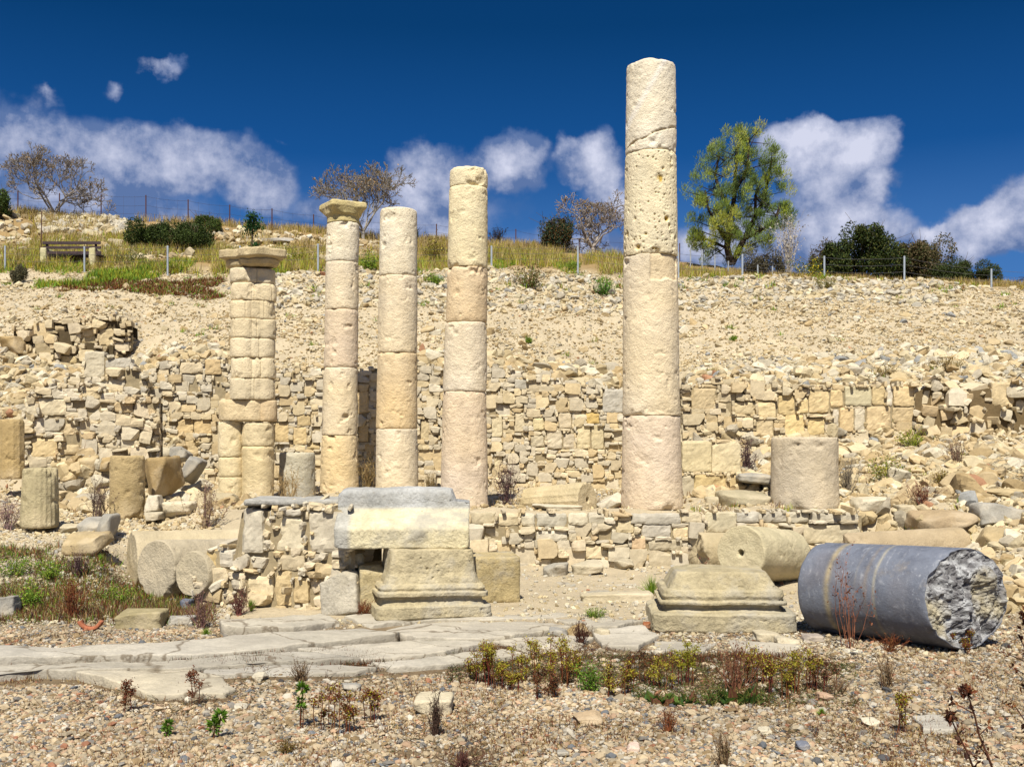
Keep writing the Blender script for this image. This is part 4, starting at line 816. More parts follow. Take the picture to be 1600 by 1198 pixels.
# ------------------------------------------------------------------ gravel of real pebbles
def pick(rg, k, pal, w):
    w = np.array(w, float); i = rg.choice(len(pal), k, p=w / w.sum()); return np.array(pal)[i] * rg.uniform(.78, 1.15, (k, 1))
def gravel():
    rg = np.random.RandomState(5); n = 265000; Y = 5.0 + 4.7 * rg.rand(n) ** .9; u = rg.uniform(-350, 2150, n); x = (u - 800) / F * Y
    py = HOR + EYE * F / Y; keep = np.ones(n, bool)
    for z, pl in PV: keep &= ~in_poly(u, HOR + (EYE - z) * F / Y, pl) | (rg.rand(n) < .02)
    dens = np.ones(n); dens[(Y > 8.0) & (u > 330) & (u < 1000)] = .35; dens[(Y > 8.0) & (u > 1000)] = .55; dens[(Y > 9.35)] *= .3
    soil = np.clip(fbm(np.stack((x * .8, Y * 1.5, 0 * x), 1), 1.4, 4, 44) * 3 - .45, 0, .8); dens = dens * (1 - soil)
    keep &= rg.rand(n) < dens; x, Y = x[keep], Y[keep]; k = len(x); h = hgt(x, Y)
    s = np.exp(rg.normal(math.log(.0074), .5, k)); s = np.clip(s, .004, .036)
    cols = np.array((.89, .88, .88)) * (.78 + .35 * np.clip(.5 + fbm(np.stack((x, Y, 0 * x), 1), 1.6, 3, 19), 0, 1))[:, None] * pick(rg, k, [S(232, 210, 172, .54), S(240, 230, 208, .54), S(220, 186, 152, .54), S(206, 190, 160, .54), S(166, 160, 150, .54), S(136, 140, 144, .54), S(198, 142, 110, .54), S(184, 158, 118, .54), S(104, 104, 104, .54)], [34, 16, 12, 18, 8, 4, 2.5, 13, 3])
    v, t = ico(); vs = [jit(v, .28, 1.1, 600 + i) for i in range(6)]; idx = rg.randint(0, 6, k)
    R = rand_rot(rg, k, .5) @ (np.eye(3)[None] * (s[:, None] * rg.uniform(.7, 1.35, (k, 3)) * (1, 1, .62))[:, None, :])
    T = np.stack((x, Y, h + s * .25), 1); b = Batch()
    for i in range(6): m = idx == i; b.inst(vs[i], None, t, R[m], T[m], cols[m])
    o = obj('gravel', b.mesh('gravel', False), PEB); tag(o, 'loose beach gravel of cream, pink, brown and grey pebbles in the foreground', kind='stuff')
gravel()

# ------------------------------------------------------------------ rubble over the slopes
def rubble():
    rg = np.random.RandomState(9); v0, t0 = ico(); small = []
    for i in range(9):
        v = v0.copy(); r2 = np.random.RandomState(i)
        for _ in range(4): d = r2.normal(size=3); d /= np.linalg.norm(d); e = np.maximum(v @ d - r2.uniform(.35, .75), 0); v = v - e[:, None] * d
        small.append(jit(v, .22, 1.2, 640 + i))
    big = rock_variants(9, 70, 4, .3, 7, .13)
    K = .54; PA = [S(236, 218, 178, K), S(242, 230, 202, K), S(226, 202, 158, K), S(216, 194, 150, K), S(204, 192, 168, K), S(178, 178, 174, K), S(206, 156, 120, K), S(206, 180, 134, K)]
    PG = [S(232, 222, 200, K), S(222, 212, 190, K), S(238, 224, 188, K), S(210, 202, 184, K), S(192, 188, 180, K), S(226, 206, 164, K), S(204, 150, 116, K), S(216, 196, 152, K)]
    WA = [28, 14, 22, 14, 6, 1.5, .5, 12]; WG = [24, 16, 24, 10, 4, 16, .6, 12]
    zones = [  # name, u0,u1,Y0,Y1,count,smin,smax,clump,palette
     ('slope_rubble', -200, 1800, 19.4, 26.3, 115000, .011, .048, 1, PA, WA),
     ('slope_rubble', -200, 1800, 19.6, 26.0, 2200, .035, .09, 1, PA, WA),
     ('slope_rubble', 380, 1500, 22.9, 25.2, 3600, .03, .085, 0, PG, WG),
     ('hill_rubble', -200, 620, 27.6, 32.6, 6500, .04, .14, 1, PA, WA),
     ('hill_rubble', 60, 200, 31, 33, 800, .06, .16, 0, PG, WG),
     ('terrace_rubble', 1075, 1750, 17.15, 19.3, 3200, .03, .12, 0, PA, [24, 24, 16, 8, 10, 4, .8, 8]),
     ('terrace_rubble', 1075, 1750, 17.15, 19.6, 7000, .015, .06, 0, PG, WG),
     ('wall_rubble', -150, 420, 17.2, 20.6, 6500, .02, .12, 0, PA, WA),
     ('wall_rubble', 600, 1000, 19.3, 20.4, 1500, .05, .18, 0, PA, WA),
     ('tumbled_rubble', 60, 400, 14.3, 17.2, 1800, .03, .15, 1, PA, WA),
     ('tumbled_rubble', -200, 350, 12.6, 16.6, 6000, .015, .05, 0, PA, WA),
     ('ground_rubble', -200, 380, 9.5, 13, 9000, .008, .035, 1, PG, WG),
     ('terrace_rubble', 1310, 1850, 11.9, 17.2, 9000, .018, .08, 0, PA, WA),
     ('terrace_rubble', 1330, 1850, 12.6, 16.0, 600, .06, .17, 1, PA, WA),
     ('tumbled_rubble', 380, 1330, 13.5, 19, 6500, .012, .05, 0, PA, WA),
     ('tumbled_rubble', 1080, 1340, 14.6, 17, 700, .04, .15, 0, PA, WA),
     ('ground_rubble', 520, 1650, 9.3, 13.25, 9000, .006, .035, 1, PG, WG),
     ('ground_rubble', 1000, 2300, 8.0, 10.0, 7000, .006, .03, 0, PG, WG),
     ('terrace_rubble', 1750, 2500, 9.4, 17, 4500, .02, .10, 0, PA, WA),
     ('ground_rubble', 1300, 1750, 9.6, 12.4, 1600, .02, .10, 0, PA, WA)]
    acc = {}
    for (nm, u0, u1, a, c, n, s0, s1, cl, pal, w) in zones:
        Y = rg.uniform(a, c, n); u = rg.uniform(u0, u1, n); x = (u - 800) / F * Y
        if cl: m = rg.rand(n) < np.clip(.55 + 1.5 * fbm(np.stack((x * .5, Y * .9, 0 * x), 1), 1.2, 3, 31), .38, 1); x, Y = x[m], Y[m]
        k = len(x); h = hgt(x, Y); s = s0 * (s1 / s0) ** (rg.rand(k) ** 1.9); C = pick(rg, k, pal, w)
        D = s[:, None] * rg.uniform(.6, 1.35, (k, 3)) * (1.15, 1, .72); R = rand_rot(rg, k, .7) @ (np.eye(3)[None] * D[:, None, :]); T = np.stack((x, Y, h + s * .2), 1)
        b = acc.setdefault(nm, Batch()); bigm = s > .055; idx = rg.randint(0, 9, k)
        for i in range(9):
            m = (idx == i) & ~bigm; b.inst(small[i], None, t0, R[m], T[m], C[m])
            m = (idx == i) & bigm; b.inst(big[i][0], big[i][1], None, R[m], T[m], C[m])
    L = {'slope_rubble': 'loose pale stone rubble covering the excavated slope behind the columns', 'hill_rubble': 'stony scree on the grassy hill crest at the left',
         'terrace_rubble': 'whitish rubble strewn over the terrace and bank at the right', 'wall_rubble': 'rubble spilling over the tops of the retaining walls', 'tumbled_rubble': 'small tumbled stones round the column feet and wall foot', 'ground_rubble': 'fine stone chips scattered on the flat ground between the blocks'}
    for nm, b in acc.items(): tag(obj(nm, b.mesh(nm, False), RUB), L[nm], kind='stuff')
rubble()

# ------------------------------------------------------------------ single boulders and blocks
def boulder(px, py, w, h, col, label, seed, Y=None, rot=0, tilt=0, r=.3, cuts=7, d=None, sink=.12, mat=LIME, cat='boulder', name='boulder', thick=None):
    if Y is None: Y = float(hit(px, py)[0][1])
    hw, hh = w / F * Y / 2, h / F * Y / 2; hd = (d or .8 * (hw + hh)) * (1 if d is None else .5); rg = np.random.RandomState(seed)
    n = 12; v, q = rbox((n, n, n)); v = round_off(v, (1, 1, 1), r)
    for _ in range(cuts): e = rg.normal(size=3); e /= np.linalg.norm(e); v = v - np.maximum(v @ e - rg.uniform(.72, 1.12), 0)[:, None] * e
    v = jit(v, .10, 1.3, seed); v = v * (hw, hd, hh); v = jit(v, .006 + .02 * min(hw, hh), 14, seed + 3); v = v @ euler(0, math.radians(tilt), math.radians(rot)).T
    z = gh((px - 800) / F * (Y + hd * .6), Y + hd * .6); z = max(min(z, ZZ(py, Y) + hh * .6), ZZ(py, Y)) if Y else z; p = np.array(((px - 800) / F * Y, Y + hd * .6, ZZ(py, Y)))
    b = Batch(); v[:, 2] += hh * (1 - sink); b.add(v + p, q, None, stone_col(v + p, col, seed, .18))
    return single(b, name, mat, label, cat, tuple(p), 'tumbled boulders')
T1, T2, T3, T4, T5 = S(214, 190, 144, .56), S(222, 208, 176, .58), S(196, 190, 176, .54), S(236, 224, 196, .6), S(204, 176, 126, .56)
BO = [
 (130, 866, 62, 34, T1, 'tan angular block left of the fallen pale shafts', {}),
 (138, 834, 40, 26, T3, 'flattish boulder resting behind the tan angular block', {}),
 (162, 846, 26, 44, T3, 'upright grey boulder touching the left side of the rearmost fallen shaft', {}),
 (110, 834, 30, 16, T2, 'small pale boulder between the fluted stub and the tan angular block', {}),
 (246, 775, 44, 60, T5, 'big yellow slab leaning upright right of the smooth yellowish stub', dict(tilt=-9, cuts=3, r=.08, Y=15.0, sink=.02)),
 (278, 724, 30, 28, T3, 'grey boulder above and right of the leaning yellow slab', dict(Y=16.4)),
 (294, 752, 26, 42, T3, 'dark leaning slab right of the leaning yellow slab', dict(tilt=30, Y=16.0)),
 (238, 802, 24, 30, T4, 'cream upright pointed stone at the foot of the smooth stub', dict(Y=14.2)),
 (278, 808, 48, 26, T4, 'cream long boulder between the smooth stub and the purple dry shrub', dict(Y=14.2)),
 (236, 814, 28, 14, T2, 'little flat stone under the cream pointed stone', dict(Y=14)),
 (214, 668, 34, 22, T1, 'tumbled yellowish boulder under the top of the ruined left wall', dict(Y=17)),
 (130, 740, 46, 36, T1, 'rounded ochre boulder in the hollow of the ruined left wall', dict(Y=16.6)),
 (165, 735, 24, 22, T5, 'small ochre boulder above the smooth yellowish stub', dict(Y=16.4)),
 (6, 966, 30, 36, T3, 'dark rock on the gravel edge at the far left', {}),
 (215, 981, 76, 28, S(196, 182, 140, .5), 'low flat block lying along the gravel edge behind the terracotta fragment', dict(cuts=2, r=.1, d=.25)),
 (282, 976, 42, 14, T3, 'thin flat block right of the low flat block on the gravel edge', dict(cuts=2, r=.1, d=.2)),
 (289, 956, 17, 20, S(130, 140, 156, .5), 'small blue-grey stone in the weeds beside the rubble pier', {}),
 (1362, 798, 48, 24, T4, 'big cream boulder right of the short wide drum', dict(Y=13.5)),
 (1395, 790, 20, 20, T2, 'small upright boulder right of the big cream boulder', dict(Y=13.8)),
 (1420, 802, 36, 14, T2, 'flat boulder on the low wall right of the big cream boulder', dict(Y=13.4)),
 (1482, 832, 92, 34, S(212, 188, 152, .54), 'long smooth tan rock lying above the long tan shaft', dict(r=.5, cuts=3, Y=12.8)),
 (1572, 828, 66, 42, T3, 'large grey angular boulder topping the heap at the right edge', dict(Y=12.6)),
 (1578, 870, 60, 46, T1, 'large tan boulder at the right edge below the grey angular one', dict(Y=11.9)),
 (1592, 914, 40, 40, S(206, 184, 130, .56), 'dark-edged block at the right edge beside the rough marble end', dict(Y=11.0)),
 (1590, 950, 36, 32, T5, 'yellow squared block at the right edge behind the rough marble end', dict(Y=10.2, r=.12, cuts=2)),
 (1594, 1000, 34, 30, T2, 'pale round boulder at the right edge beside the foot of the marble end', dict(Y=9.6)),
 (1180, 754, 50, 16, T3, 'grey flat slab leaning between the block wall and the short wide drum', dict(Y=14.6, tilt=6, cuts=2)),
 (1165, 797, 76, 32, S(206, 194, 162, .56), 'low broad tan rock between the block wall and the short wide drum', dict(Y=14.0, r=.4)),
 (1118, 797, 30, 22, T2, 'pale rock between the tallest column and the low broad tan rock', dict(Y=14.2)),
 (955, 797, 44, 22, T4, 'pale smooth stone leaning at the left foot of the tallest column', dict(Y=14.0, tilt=-25)),
 (870, 800, 76, 12, T4, 'thin cream slab lying in front of the fluted fallen shaft', dict(Y=13.6, cuts=2, r=.2)),
 (870, 900, 40, 20, T3, 'grey stone at the foot of the low wall, left of its neighbour', {}),
 (918, 898, 48, 22, T2, 'cream stone at the foot of the low wall, below its centre', {}),
 (976, 890, 30, 16, T2, 'small stone at the foot of the low wall toward the moulded base', {}),
 (1035, 930, 30, 18, T1, 'small tan stone in the grass left of the moulded base', {}),
 (965, 950, 110, 26, T2, 'long low kerb block left of the moulded base behind the grass tuft', dict(r=.12, cuts=2, d=.4, Y=10.5)),
 (872, 1000, 30, 18, T3, 'grey tilted stone at the end of the paving slabs', dict(tilt=15)),
 (905, 998, 34, 20, T5, 'brown jagged stone beside the dead twigs on the paving', dict(tilt=-20)),
 (940, 998, 26, 16, T2, 'pale stone right of the dead twigs on the paving', {}),
 (1012, 984, 15, 12, S(190, 120, 80, .5), 'small reddish brick bit touching the left of the moulded base', {}),
 (1205, 1002, 46, 15, T2, 'flat pale stone in front of the right end of the moulded base', dict(cuts=3)),
 (1232, 1008, 34, 12, T2, 'flat stone between the moulded base and the marble shaft', dict(cuts=3)),
 (1272, 1004, 30, 12, S(196, 182, 168, .54), 'pinkish flat stone under the left of the marble shaft', {}),
 (677, 1116, 58, 27, T4, 'cream oblong stone lying alone on the foreground gravel', dict(r=.25, cuts=3)),
 (918, 1133, 46, 17, S(214, 188, 152, .56), 'flat beige stone on the gravel right of the cream oblong stone', {}),
 (547, 1081, 30, 13, T3, 'small grey stone on the gravel below the paving slabs', {}),
 (405, 1066, 22, 14, T4, 'small white stone beside the diagonal paving slab', {}),
 (374, 1110, 20, 9, T4, 'little white stone on the gravel left of the green-topped spurge', {}),
 (990, 1176, 20, 13, S(240, 214, 196, .6), 'little pinkish stone at the bottom of the gravel', {}),
 (1195, 1148, 22, 9, T4, 'little white flat stone on the gravel at the right', {}),
 (880, 1182, 18, 10, T3, 'little dull grey stone on the bottom gravel near the fallen twigs', {}),
 (1256, 1172, 18, 12, S(150, 154, 166, .5), 'dark grey round stone on the gravel at the lower right', {}),
 (1362, 1136, 24, 12, T4, 'whitish stone left of the cracked flat slab on the gravel', {}),
 (1292, 1096, 22, 13, S(226, 190, 160, .56), 'orange-beige stone among the weeds at the right', {}),
 (1030, 1026, 16, 10, T4, 'white stone on the sand above the tall yellow sedum', {}),
 (282, 1056, 16, 8, S(240, 214, 190, .6), 'pinkish stone lying on the pale paving slab', {}),
 (430, 379, 54, 10, T3, 'long grey boulder lying on the hill behind the double pier', {}),
 (180, 386, 22, 13, T2, 'pale round boulder on the hill right of the bench', {}),
 (1330, 442, 18, 10, T1, 'brown boulder on the crest below the big dark bush', dict(Y=24.8)),
 (940, 456, 26, 14, T2, 'pale boulder near the top of the slope left of the tallest column', dict(Y=24.2)),
 (668, 520, 22, 12, T1, 'ochre boulder half way up the slope beside the plain column', dict(Y=21.6)),
 (18, 552, 36, 28, T5, 'big ochre block left of the upper dark-jointed wall', dict(Y=20.4, r=.1, cuts=3)),
 (368, 540, 26, 18, T5, 'ochre boulder on the slope just left of the double pier', dict(Y=20.4)),
]
for i, (px, py, w, h, c, lb, kw) in enumerate(BO): boulder(px, py, w, h, c, lb, 700 + i, **kw)
def terracotta():
    Y = 9.32; b = Batch(); R0, R1 = .112, .085; n = 40; rings = []
    for a in np.linspace(math.radians(200), math.radians(340), n):
        pr = [(R0, -.03), (R0, .03), (R1, .03), (R1, -.03)]; pts = []
        for k in range(4):
            for f in np.linspace(0, 1, 4)[:-1]: r_ = pr[k][0] * (1 - f) + pr[(k + 1) % 4][0] * f; y_ = pr[k][1] * (1 - f) + pr[(k + 1) % 4][1] * f; pts.append((math.cos(a) * r_, y_, math.sin(a) * r_))
        rings.append(pts)
    v, q, t = loft(np.array(rings), .003, 3, [.6, .2]); v = jit(v, .004, 20, 3); p = W(142, 984, Y); v = v + p + (0, 0, .112); b.add(v, q[:, ::-1], t[:, ::-1], S(206, 130, 96, .55))
    single(b, 'pottery_fragment', TERRA, 'curved reddish terracotta rim fragment lying on the gravel edge', 'pottery fragment', tuple(p))
terracotta()
# ------------------------------------------------------------------ plants
def U(rg, k, s=1): return rg.normal(size=(k, 3)) * s
GRN = [S(112, 146, 44, .85), S(134, 164, 52, .85), S(84, 124, 40, .8), S(156, 176, 60, .85)]
DKG = [S(74, 96, 42, .7), S(92, 116, 50, .7), S(60, 78, 38, .7), S(112, 130, 60, .7)]
STRAW = [S(214, 188, 128, .6), S(200, 170, 108, .6), S(186, 156, 100, .55), S(222, 200, 146, .6)]
YEL = [S(196, 184, 50, .6), S(180, 174, 60, .6), S(206, 190, 80, .6)]
RED = [S(150, 84, 50, .5), S(128, 70, 48, .5), S(160, 104, 60, .5)]
PUR = [S(120, 92, 96, .5), S(104, 76, 80, .5), S(150, 122, 112, .5), S(88, 66, 66, .5)]
BRN0 = [S(120, 84, 60, .6), S(96, 68, 52, .6)]
def pal(rg, p, k): return np.array(p)[rg.randint(0, len(p), k)] * rg.uniform(.75, 1.2, (k, 1))
def blades(b, rg, base, n, h, w, spread, lean, cols):
    """n grass blades rising round every base point"""
    k = len(base) * n; P = np.repeat(base, n, 0) + U(rg, k, 1) * (spread, spread, 0); hh = h * rg.uniform(.5, 1.15, k)
    a = rg.uniform(0, 2 * np.pi, k); t = np.abs(rg.normal(size=k)) * lean; ez = np.stack((np.cos(a) * np.sin(t), np.sin(a) * np.sin(t), np.cos(t)), 1)
    ex = np.cross(ez, rg.normal(size=(k, 3))); ex /= np.linalg.norm(ex, axis=1, keepdims=True); ey = np.cross(ez, ex)
    R = np.stack((ex * (w * rg.uniform(.6, 1.3, (k, 1))), ey * (hh * .6)[:, None], ez * hh[:, None]), 2); b.inst(BLADEV, BLADEQ, BLADET, R, P, pal(rg, cols, k))
def leaves(b, rg, P, s, cols, d=None, wid=1.0):
    k = len(P); d = U(rg, k) if d is None else d; R = orient(rg, d, k) * (s * rg.uniform(.6, 1.3, (k, 1)))[:, None, :]
    R = R * np.array((wid, 1, 1))[None, None, :]; b.inst(LEAFV, LEAFQ, None, R, P, pal(rg, cols, k))
def grass_area(name, label, u0, u1, Y0, Y1, n, per, h, w, cols, seed, thr=.0, lean=.35, test=None, sc=1.0):
    rg = np.random.RandomState(seed); Y = rg.uniform(Y0, Y1, n); u = rg.uniform(u0, u1, n); x = (u - 800) / F * Y
    m = fbm(np.stack((x, Y, 0 * x), 1), sc, 3, seed) > thr
    if test is not None: m &= test(u, Y)
    x, Y = x[m], Y[m]; b = Batch(); blades(b, rg, np.stack((x, Y, hgt(x, Y)), 1), per, h, w, .05, lean, cols)
    tag(obj(name, b.mesh(name, False), DRY), label, kind='stuff')
grass_area('dry_grass', 'straw-coloured dry grass along the hill crest', -250, 900, 30.5, 34.5, 4600, 12, .30, .014, STRAW + YEL[:1], 801, -.02)
grass_area('dry_grass', 'dry yellowish grass on the bench strip of the hill', -250, 1130, 25.9, 30.5, 8500, 11, .3, .013, STRAW + YEL + GRN[3:], 802, -.08)
grass_area('green_grass', 'fresh green and yellow weeds along the foot of the hill', -250, 900, 25.6, 27.8, 3000, 12, .17, .016, GRN + YEL + STRAW[:1], 803, .08, lean=.6, sc=.9)
grass_area('green_grass', 'green weeds running down the slope below the bench', 60, 300, 24.3, 26.8, 1900, 13, .19, .018, GRN + YEL[:2], 804, -.15, lean=.6, test=lambda u, Y: np.abs(u - (165 + (Y - 25.4) * 60)) < 75)
grass_area('red_weeds', 'reddish brown dry weed carpet under the green weeds on the left slope', 100, 350, 23.9, 25.6, 1500, 12, .11, .02, RED + STRAW[2:3] + GRN[:1], 805, -.15, lean=.8, test=lambda u, Y: Y < 24.3 + (u - 60) / 240)
grass_area('dry_grass', 'yellow dry grass beyond the fence on the right crest', 1060, 1800, 26.5, 31, 4200, 10, .22, .014, STRAW + YEL[:1], 806, -.1)
grass_area('dry_grass', 'rusty dry weeds scattered over the foreground gravel', -150, 1750, 5.2, 9.2, 6500, 12, .045, .004, RED + STRAW[:2] + [S(110, 86, 60, .6)], 807, .02, lean=.95, sc=1.8)
grass_area('dry_grass', 'brown dry weeds along the front of the paving slabs', 280, 1330, 7.35, 8.2, 2200, 18, .06, .005, RED + [S(110, 90, 60, .5), S(70, 60, 44, .5), S(90, 96, 50, .5)], 808, .0, lean=.8, test=lambda u, Y: (Y > 7.75) | (u > 700))
grass_area('green_grass', 'green and brown weed bed left of the fallen pale shafts', -150, 330, 9.7, 12.0, 1500, 14, .09, .007, GRN[:2] + RED + DKG[:2] + STRAW[1:3] + BRN0, 809, .0, lean=.8, sc=1.6)
grass_area('red_weeds', 'brown dry weed bed along the left gravel edge', -150, 330, 9.6, 10.4, 1300, 14, .08, .006, RED + STRAW[2:] + PUR[:1] + GRN[:1], 810, -.15, lean=.6)

def clump(name, label, cat, px, py, w, h, kind, seed, Y=None, group=None, cols=None):
    """one plant standing where the photo shows it: w, h in photo pixels"""
    rg = np.random.RandomState(seed)
    if Y is None: p = hit(px, py)[0]; Y = p[1]
    else: p = np.array(((px - 800) / F * Y, Y, gh((px - 800) / F * Y, Y)))
    m = Y / F; W_, H_ = w * m / 2, h * m; root = None
    st = Batch(); lf = Batch(); leaf_mat = LEAF
    if kind == 'tuft':
        blades(lf, rg, p[None], int(260), H_, max(.004, .012 * H_), 0.0, W_ / H_ * .55, cols or GRN)
        lf.v[-1][:, :2] += 0; return single(lf, name, LEAF, label, cat, tuple(p), group, smooth=False)
    if kind == 'twigs':      # airy dry shrub
        segs = []; n = 10 if h > 100 else 34
        for i in range(n):
            a = rg.uniform(0, 2 * np.pi); t = abs(rg.normal()) * .5; q = p + U(rg, 1)[0] * (.15 * W_, .1 * W_, 0); L = H_ * rg.uniform(.6, 1.1)
            d = np.array((math.cos(a) * math.sin(t) * W_ / H_ * 1.5, math.sin(a) * math.sin(t) * W_ / H_ * 1.2, math.cos(t))); c = pal(rg, cols or PUR, 1)[0]
            for s in range(4):
                e = q + d * L / 4 + U(rg, 1)[0] * L * .03; segs.append((q, e, .0022 * (1.3 - s * .25) + m * .18, .0018 * (1.1 - s * .25) + m * .15, c))
                if s > 0:
                    for _ in range(3): f = e + (d + U(rg, 1)[0] * .6) * L * .15; segs.append((e, f, m * .16, m * .12, c))
                q = e
        tubes(st, segs, 3); ends = np.array([s[1] for s in segs[1::2]]); leaves(lf, rg, np.repeat(ends, 2, 0) + U(rg, len(ends) * 2, .02 * H_), .03 * H_ + m * 1.2, cols or PUR)
        leaf_mat = DRY
    if kind == 'bush':       # dense leafy dome: lobes of leaves with gaps
        nl = 26; c = np.stack((rg.uniform(-.75, .75, nl) * W_, rg.uniform(-.5, .5, nl) * W_, H_ * rg.uniform(.25, .78, nl)), 1)
        c[:, 2] *= 1 - .45 * (np.abs(c[:, 0]) / W_) ** 2; rad = rg.uniform(.13, .34, nl)
        P = []
        for i in range(nl):
            k = 380 if w < 100 else 800; d = U(rg, k); d /= np.linalg.norm(d, axis=1, keepdims=True); rr = rg.uniform(.4, 1.25, k) ** .6
            P.append(c[i] + d * rr[:, None] * (rad[i] * W_ * .9, rad[i] * W_ * .8, rad[i] * H_ * .9))
        P = np.concatenate(P); P = P[P[:, 2] > 0] + p; g = fbm(P, 2.5 / max(W_, .2), 3, seed); P = P[g > -.42]
        leaves(lf, rg, P, .032 * H_ + m * .9, cols or DKG)
        segs = [(p + (0, 0, 0), p + c[i] * .9, .012 * H_ + .004, .005 * H_) for i in range(nl)]; tubes(st, segs, 5, S(100, 84, 64, .4))
        for i in range(26): q = p + c[rg.randint(nl)]; segs2 = [(q, q + np.array((rg.normal() * .25, rg.normal() * .2, rg.uniform(.2, .5))) * H_, m * .5, m * .2)]; tubes(st, segs2, 3, S(120, 104, 84, .4))
    if kind == 'herb':       # soft leafy weed
        n = 26; segs = []; P = []
        for i in range(n):
            a = rg.uniform(0, 2 * np.pi); r = rg.rand() ** .6; e = p + np.array((math.cos(a) * W_ * r, math.sin(a) * W_ * .7 * r, H_ * rg.uniform(.45, 1.05) * (1 - .3 * r))); q = p + (e - p) * (.3, .3, 0)
            segs.append((q, e, m * .3 + .001, m * .2)); P.append(q + (e - q) * rg.uniform(.15, 1.05, (34, 1)) + U(rg, 34, 1) * (.06 * W_ + .05 * H_))
        tubes(st, segs, 3, S(130, 120, 60, .5)); P = np.concatenate(P); leaves(lf, rg, P, .05 * H_ + m * 1.1, cols or GRN)
    if kind == 'sedum':      # reddish stems carrying flat yellowish clusters
        n = max(4, int(w / 4.4)); segs = []; p = p.copy()
        for i in range(n):
            a = rg.uniform(0, 2 * np.pi); r = rg.rand() ** .5; q = p + np.array((math.cos(a) * W_ * r * 1.15, math.sin(a) * W_ * .9 * r, 0)); q[2] = gh(q[0], q[1]); L = H_ * rg.uniform(.35, 1.1); sc_ = pal(rg, RED + [S(140, 60, 50, .5)], 1)[0]
            segs.append((p - (0, 0, .012), q + (0, 0, .004), .003, .003, sc_)); k0 = q
            for s in range(4):
                e = k0 + np.array((rg.normal() * .09, rg.normal() * .08, 1)) * L / 4; segs.append((k0, e, .0028, .0022, sc_)); k0 = e
                if s >= 2:
                    f = e + np.array((rg.normal() * .5, rg.normal() * .3, .5)) * L * .22; segs.append((e, f, .0018, .0014, sc_)); nn = 20; leaves(lf, rg, f + U(rg, nn, .011), .013, cols or YEL + RED + STRAW[1:3])
                    leaves(lf, rg, np.repeat(e[None], 5, 0) + U(rg, 5, .01), .010, RED + (cols or YEL))
            nn = 80; d = U(rg, nn) * (1, 1, .6); d /= np.linalg.norm(d, axis=1, keepdims=True); leaves(lf, rg, k0 + d * (.032 * rg.uniform(.3, 1.1, (nn, 1))), .014, cols or YEL + YEL + RED[:1])
        tubes(st, segs, 4)
    if kind == 'spurge':     # bare dark stem with a bright green tuft
        n = 3; segs = []
        for i in range(n):
            k0 = p + (rg.normal() * .01, rg.normal() * .01, 0); L = H_ * (1 if i == 0 else rg.uniform(.4, .7))
            for s in range(5): e = k0 + np.array((rg.normal() * .12, rg.normal() * .1, 1)) * L / 5; segs.append((k0, e, .0032, .0026, pal(rg, RED, 1)[0] * .7)); k0 = e
            nn = 130 if i == 0 else 50; d = U(rg, nn) + (0, 0, .5); d /= np.linalg.norm(d, axis=1, keepdims=True); leaves(lf, rg, k0 + d * .012, W_ * .75, cols or [S(120, 160, 44, .6), S(96, 140, 40, .6)], d, .55)
        tubes(st, segs, 5)
    if kind == 'rosette':    # broad glossy leaves
        nn = 70; a = rg.uniform(0, 2 * np.pi, nn); t = rg.uniform(.2, 1.35, nn); d = np.stack((np.cos(a) * np.sin(t), np.sin(a) * np.sin(t), np.cos(t)), 1)
        q = p + np.stack((rg.uniform(-.75, .75, nn) * W_, rg.uniform(-.4, .4, nn) * W_, np.full(nn, .004)), 1); leaves(lf, rg, q, H_ * .5, cols or [S(86, 124, 50, .5), S(66, 100, 42, .5), S(110, 140, 60, .5), S(130, 84, 60, .5)], d, 1.1)
        tubes(st, [(q[i], q[i] + d[i] * H_ * .5, .002, .0015) for i in range(nn)], 3, S(120, 110, 50, .5))
    if kind == 'thistle':    # tall dead stems with drooping seed heads
        n = 6; segs = []; br = [S(104, 66, 48, .45), S(84, 52, 40, .45)]
        for i in range(n):
            k0 = p + (rg.normal() * .03, rg.normal() * .03, 0); L = H_ * (1.0, .62, .5, .78, .4, .9)[i]; dx = (-.05, -.45, -.7, .35, .5, .12)[i]
            for s in range(6):
                e = k0 + np.array((dx * (1 - s * .08) + rg.normal() * .08, rg.normal() * .1, 1)) * L / 6; c = pal(rg, br, 1)[0]; segs.append((k0, e, .007 - s * .0007, .0063 - s * .0007, c)); k0 = e
                if s in (2, 3, 4): f = e + np.array((rg.normal() * .5, rg.normal() * .4, .5)) * L * .14; segs.append((e, f, .003, .002, c)); leaves(lf, rg, f + U(rg, 10, .012), .022, RED + br)
                leaves(lf, rg, e + U(rg, 5, .008), .03, br, U(rg, 5) - (0, 0, .8))
            nn = 90; d = U(rg, nn); d /= np.linalg.norm(d, axis=1, keepdims=True); leaves(lf, rg, k0 + d * (.022 * rg.rand(nn, 1) ** .4), .024, br + RED)
        tubes(st, segs, 6)
    root = thing(name, label, cat, tuple(p), group)
    if st.n: obj('stem', st.mesh('stem', False, p), BARK, root)
    obj('foliage', lf.mesh('foliage', False, p), leaf_mat, root); return root
BR = [S(150, 120, 90, .5), S(120, 92, 64, .5), S(176, 150, 112, .5)]
GG = 'weeds and small shrubs growing among the stones'
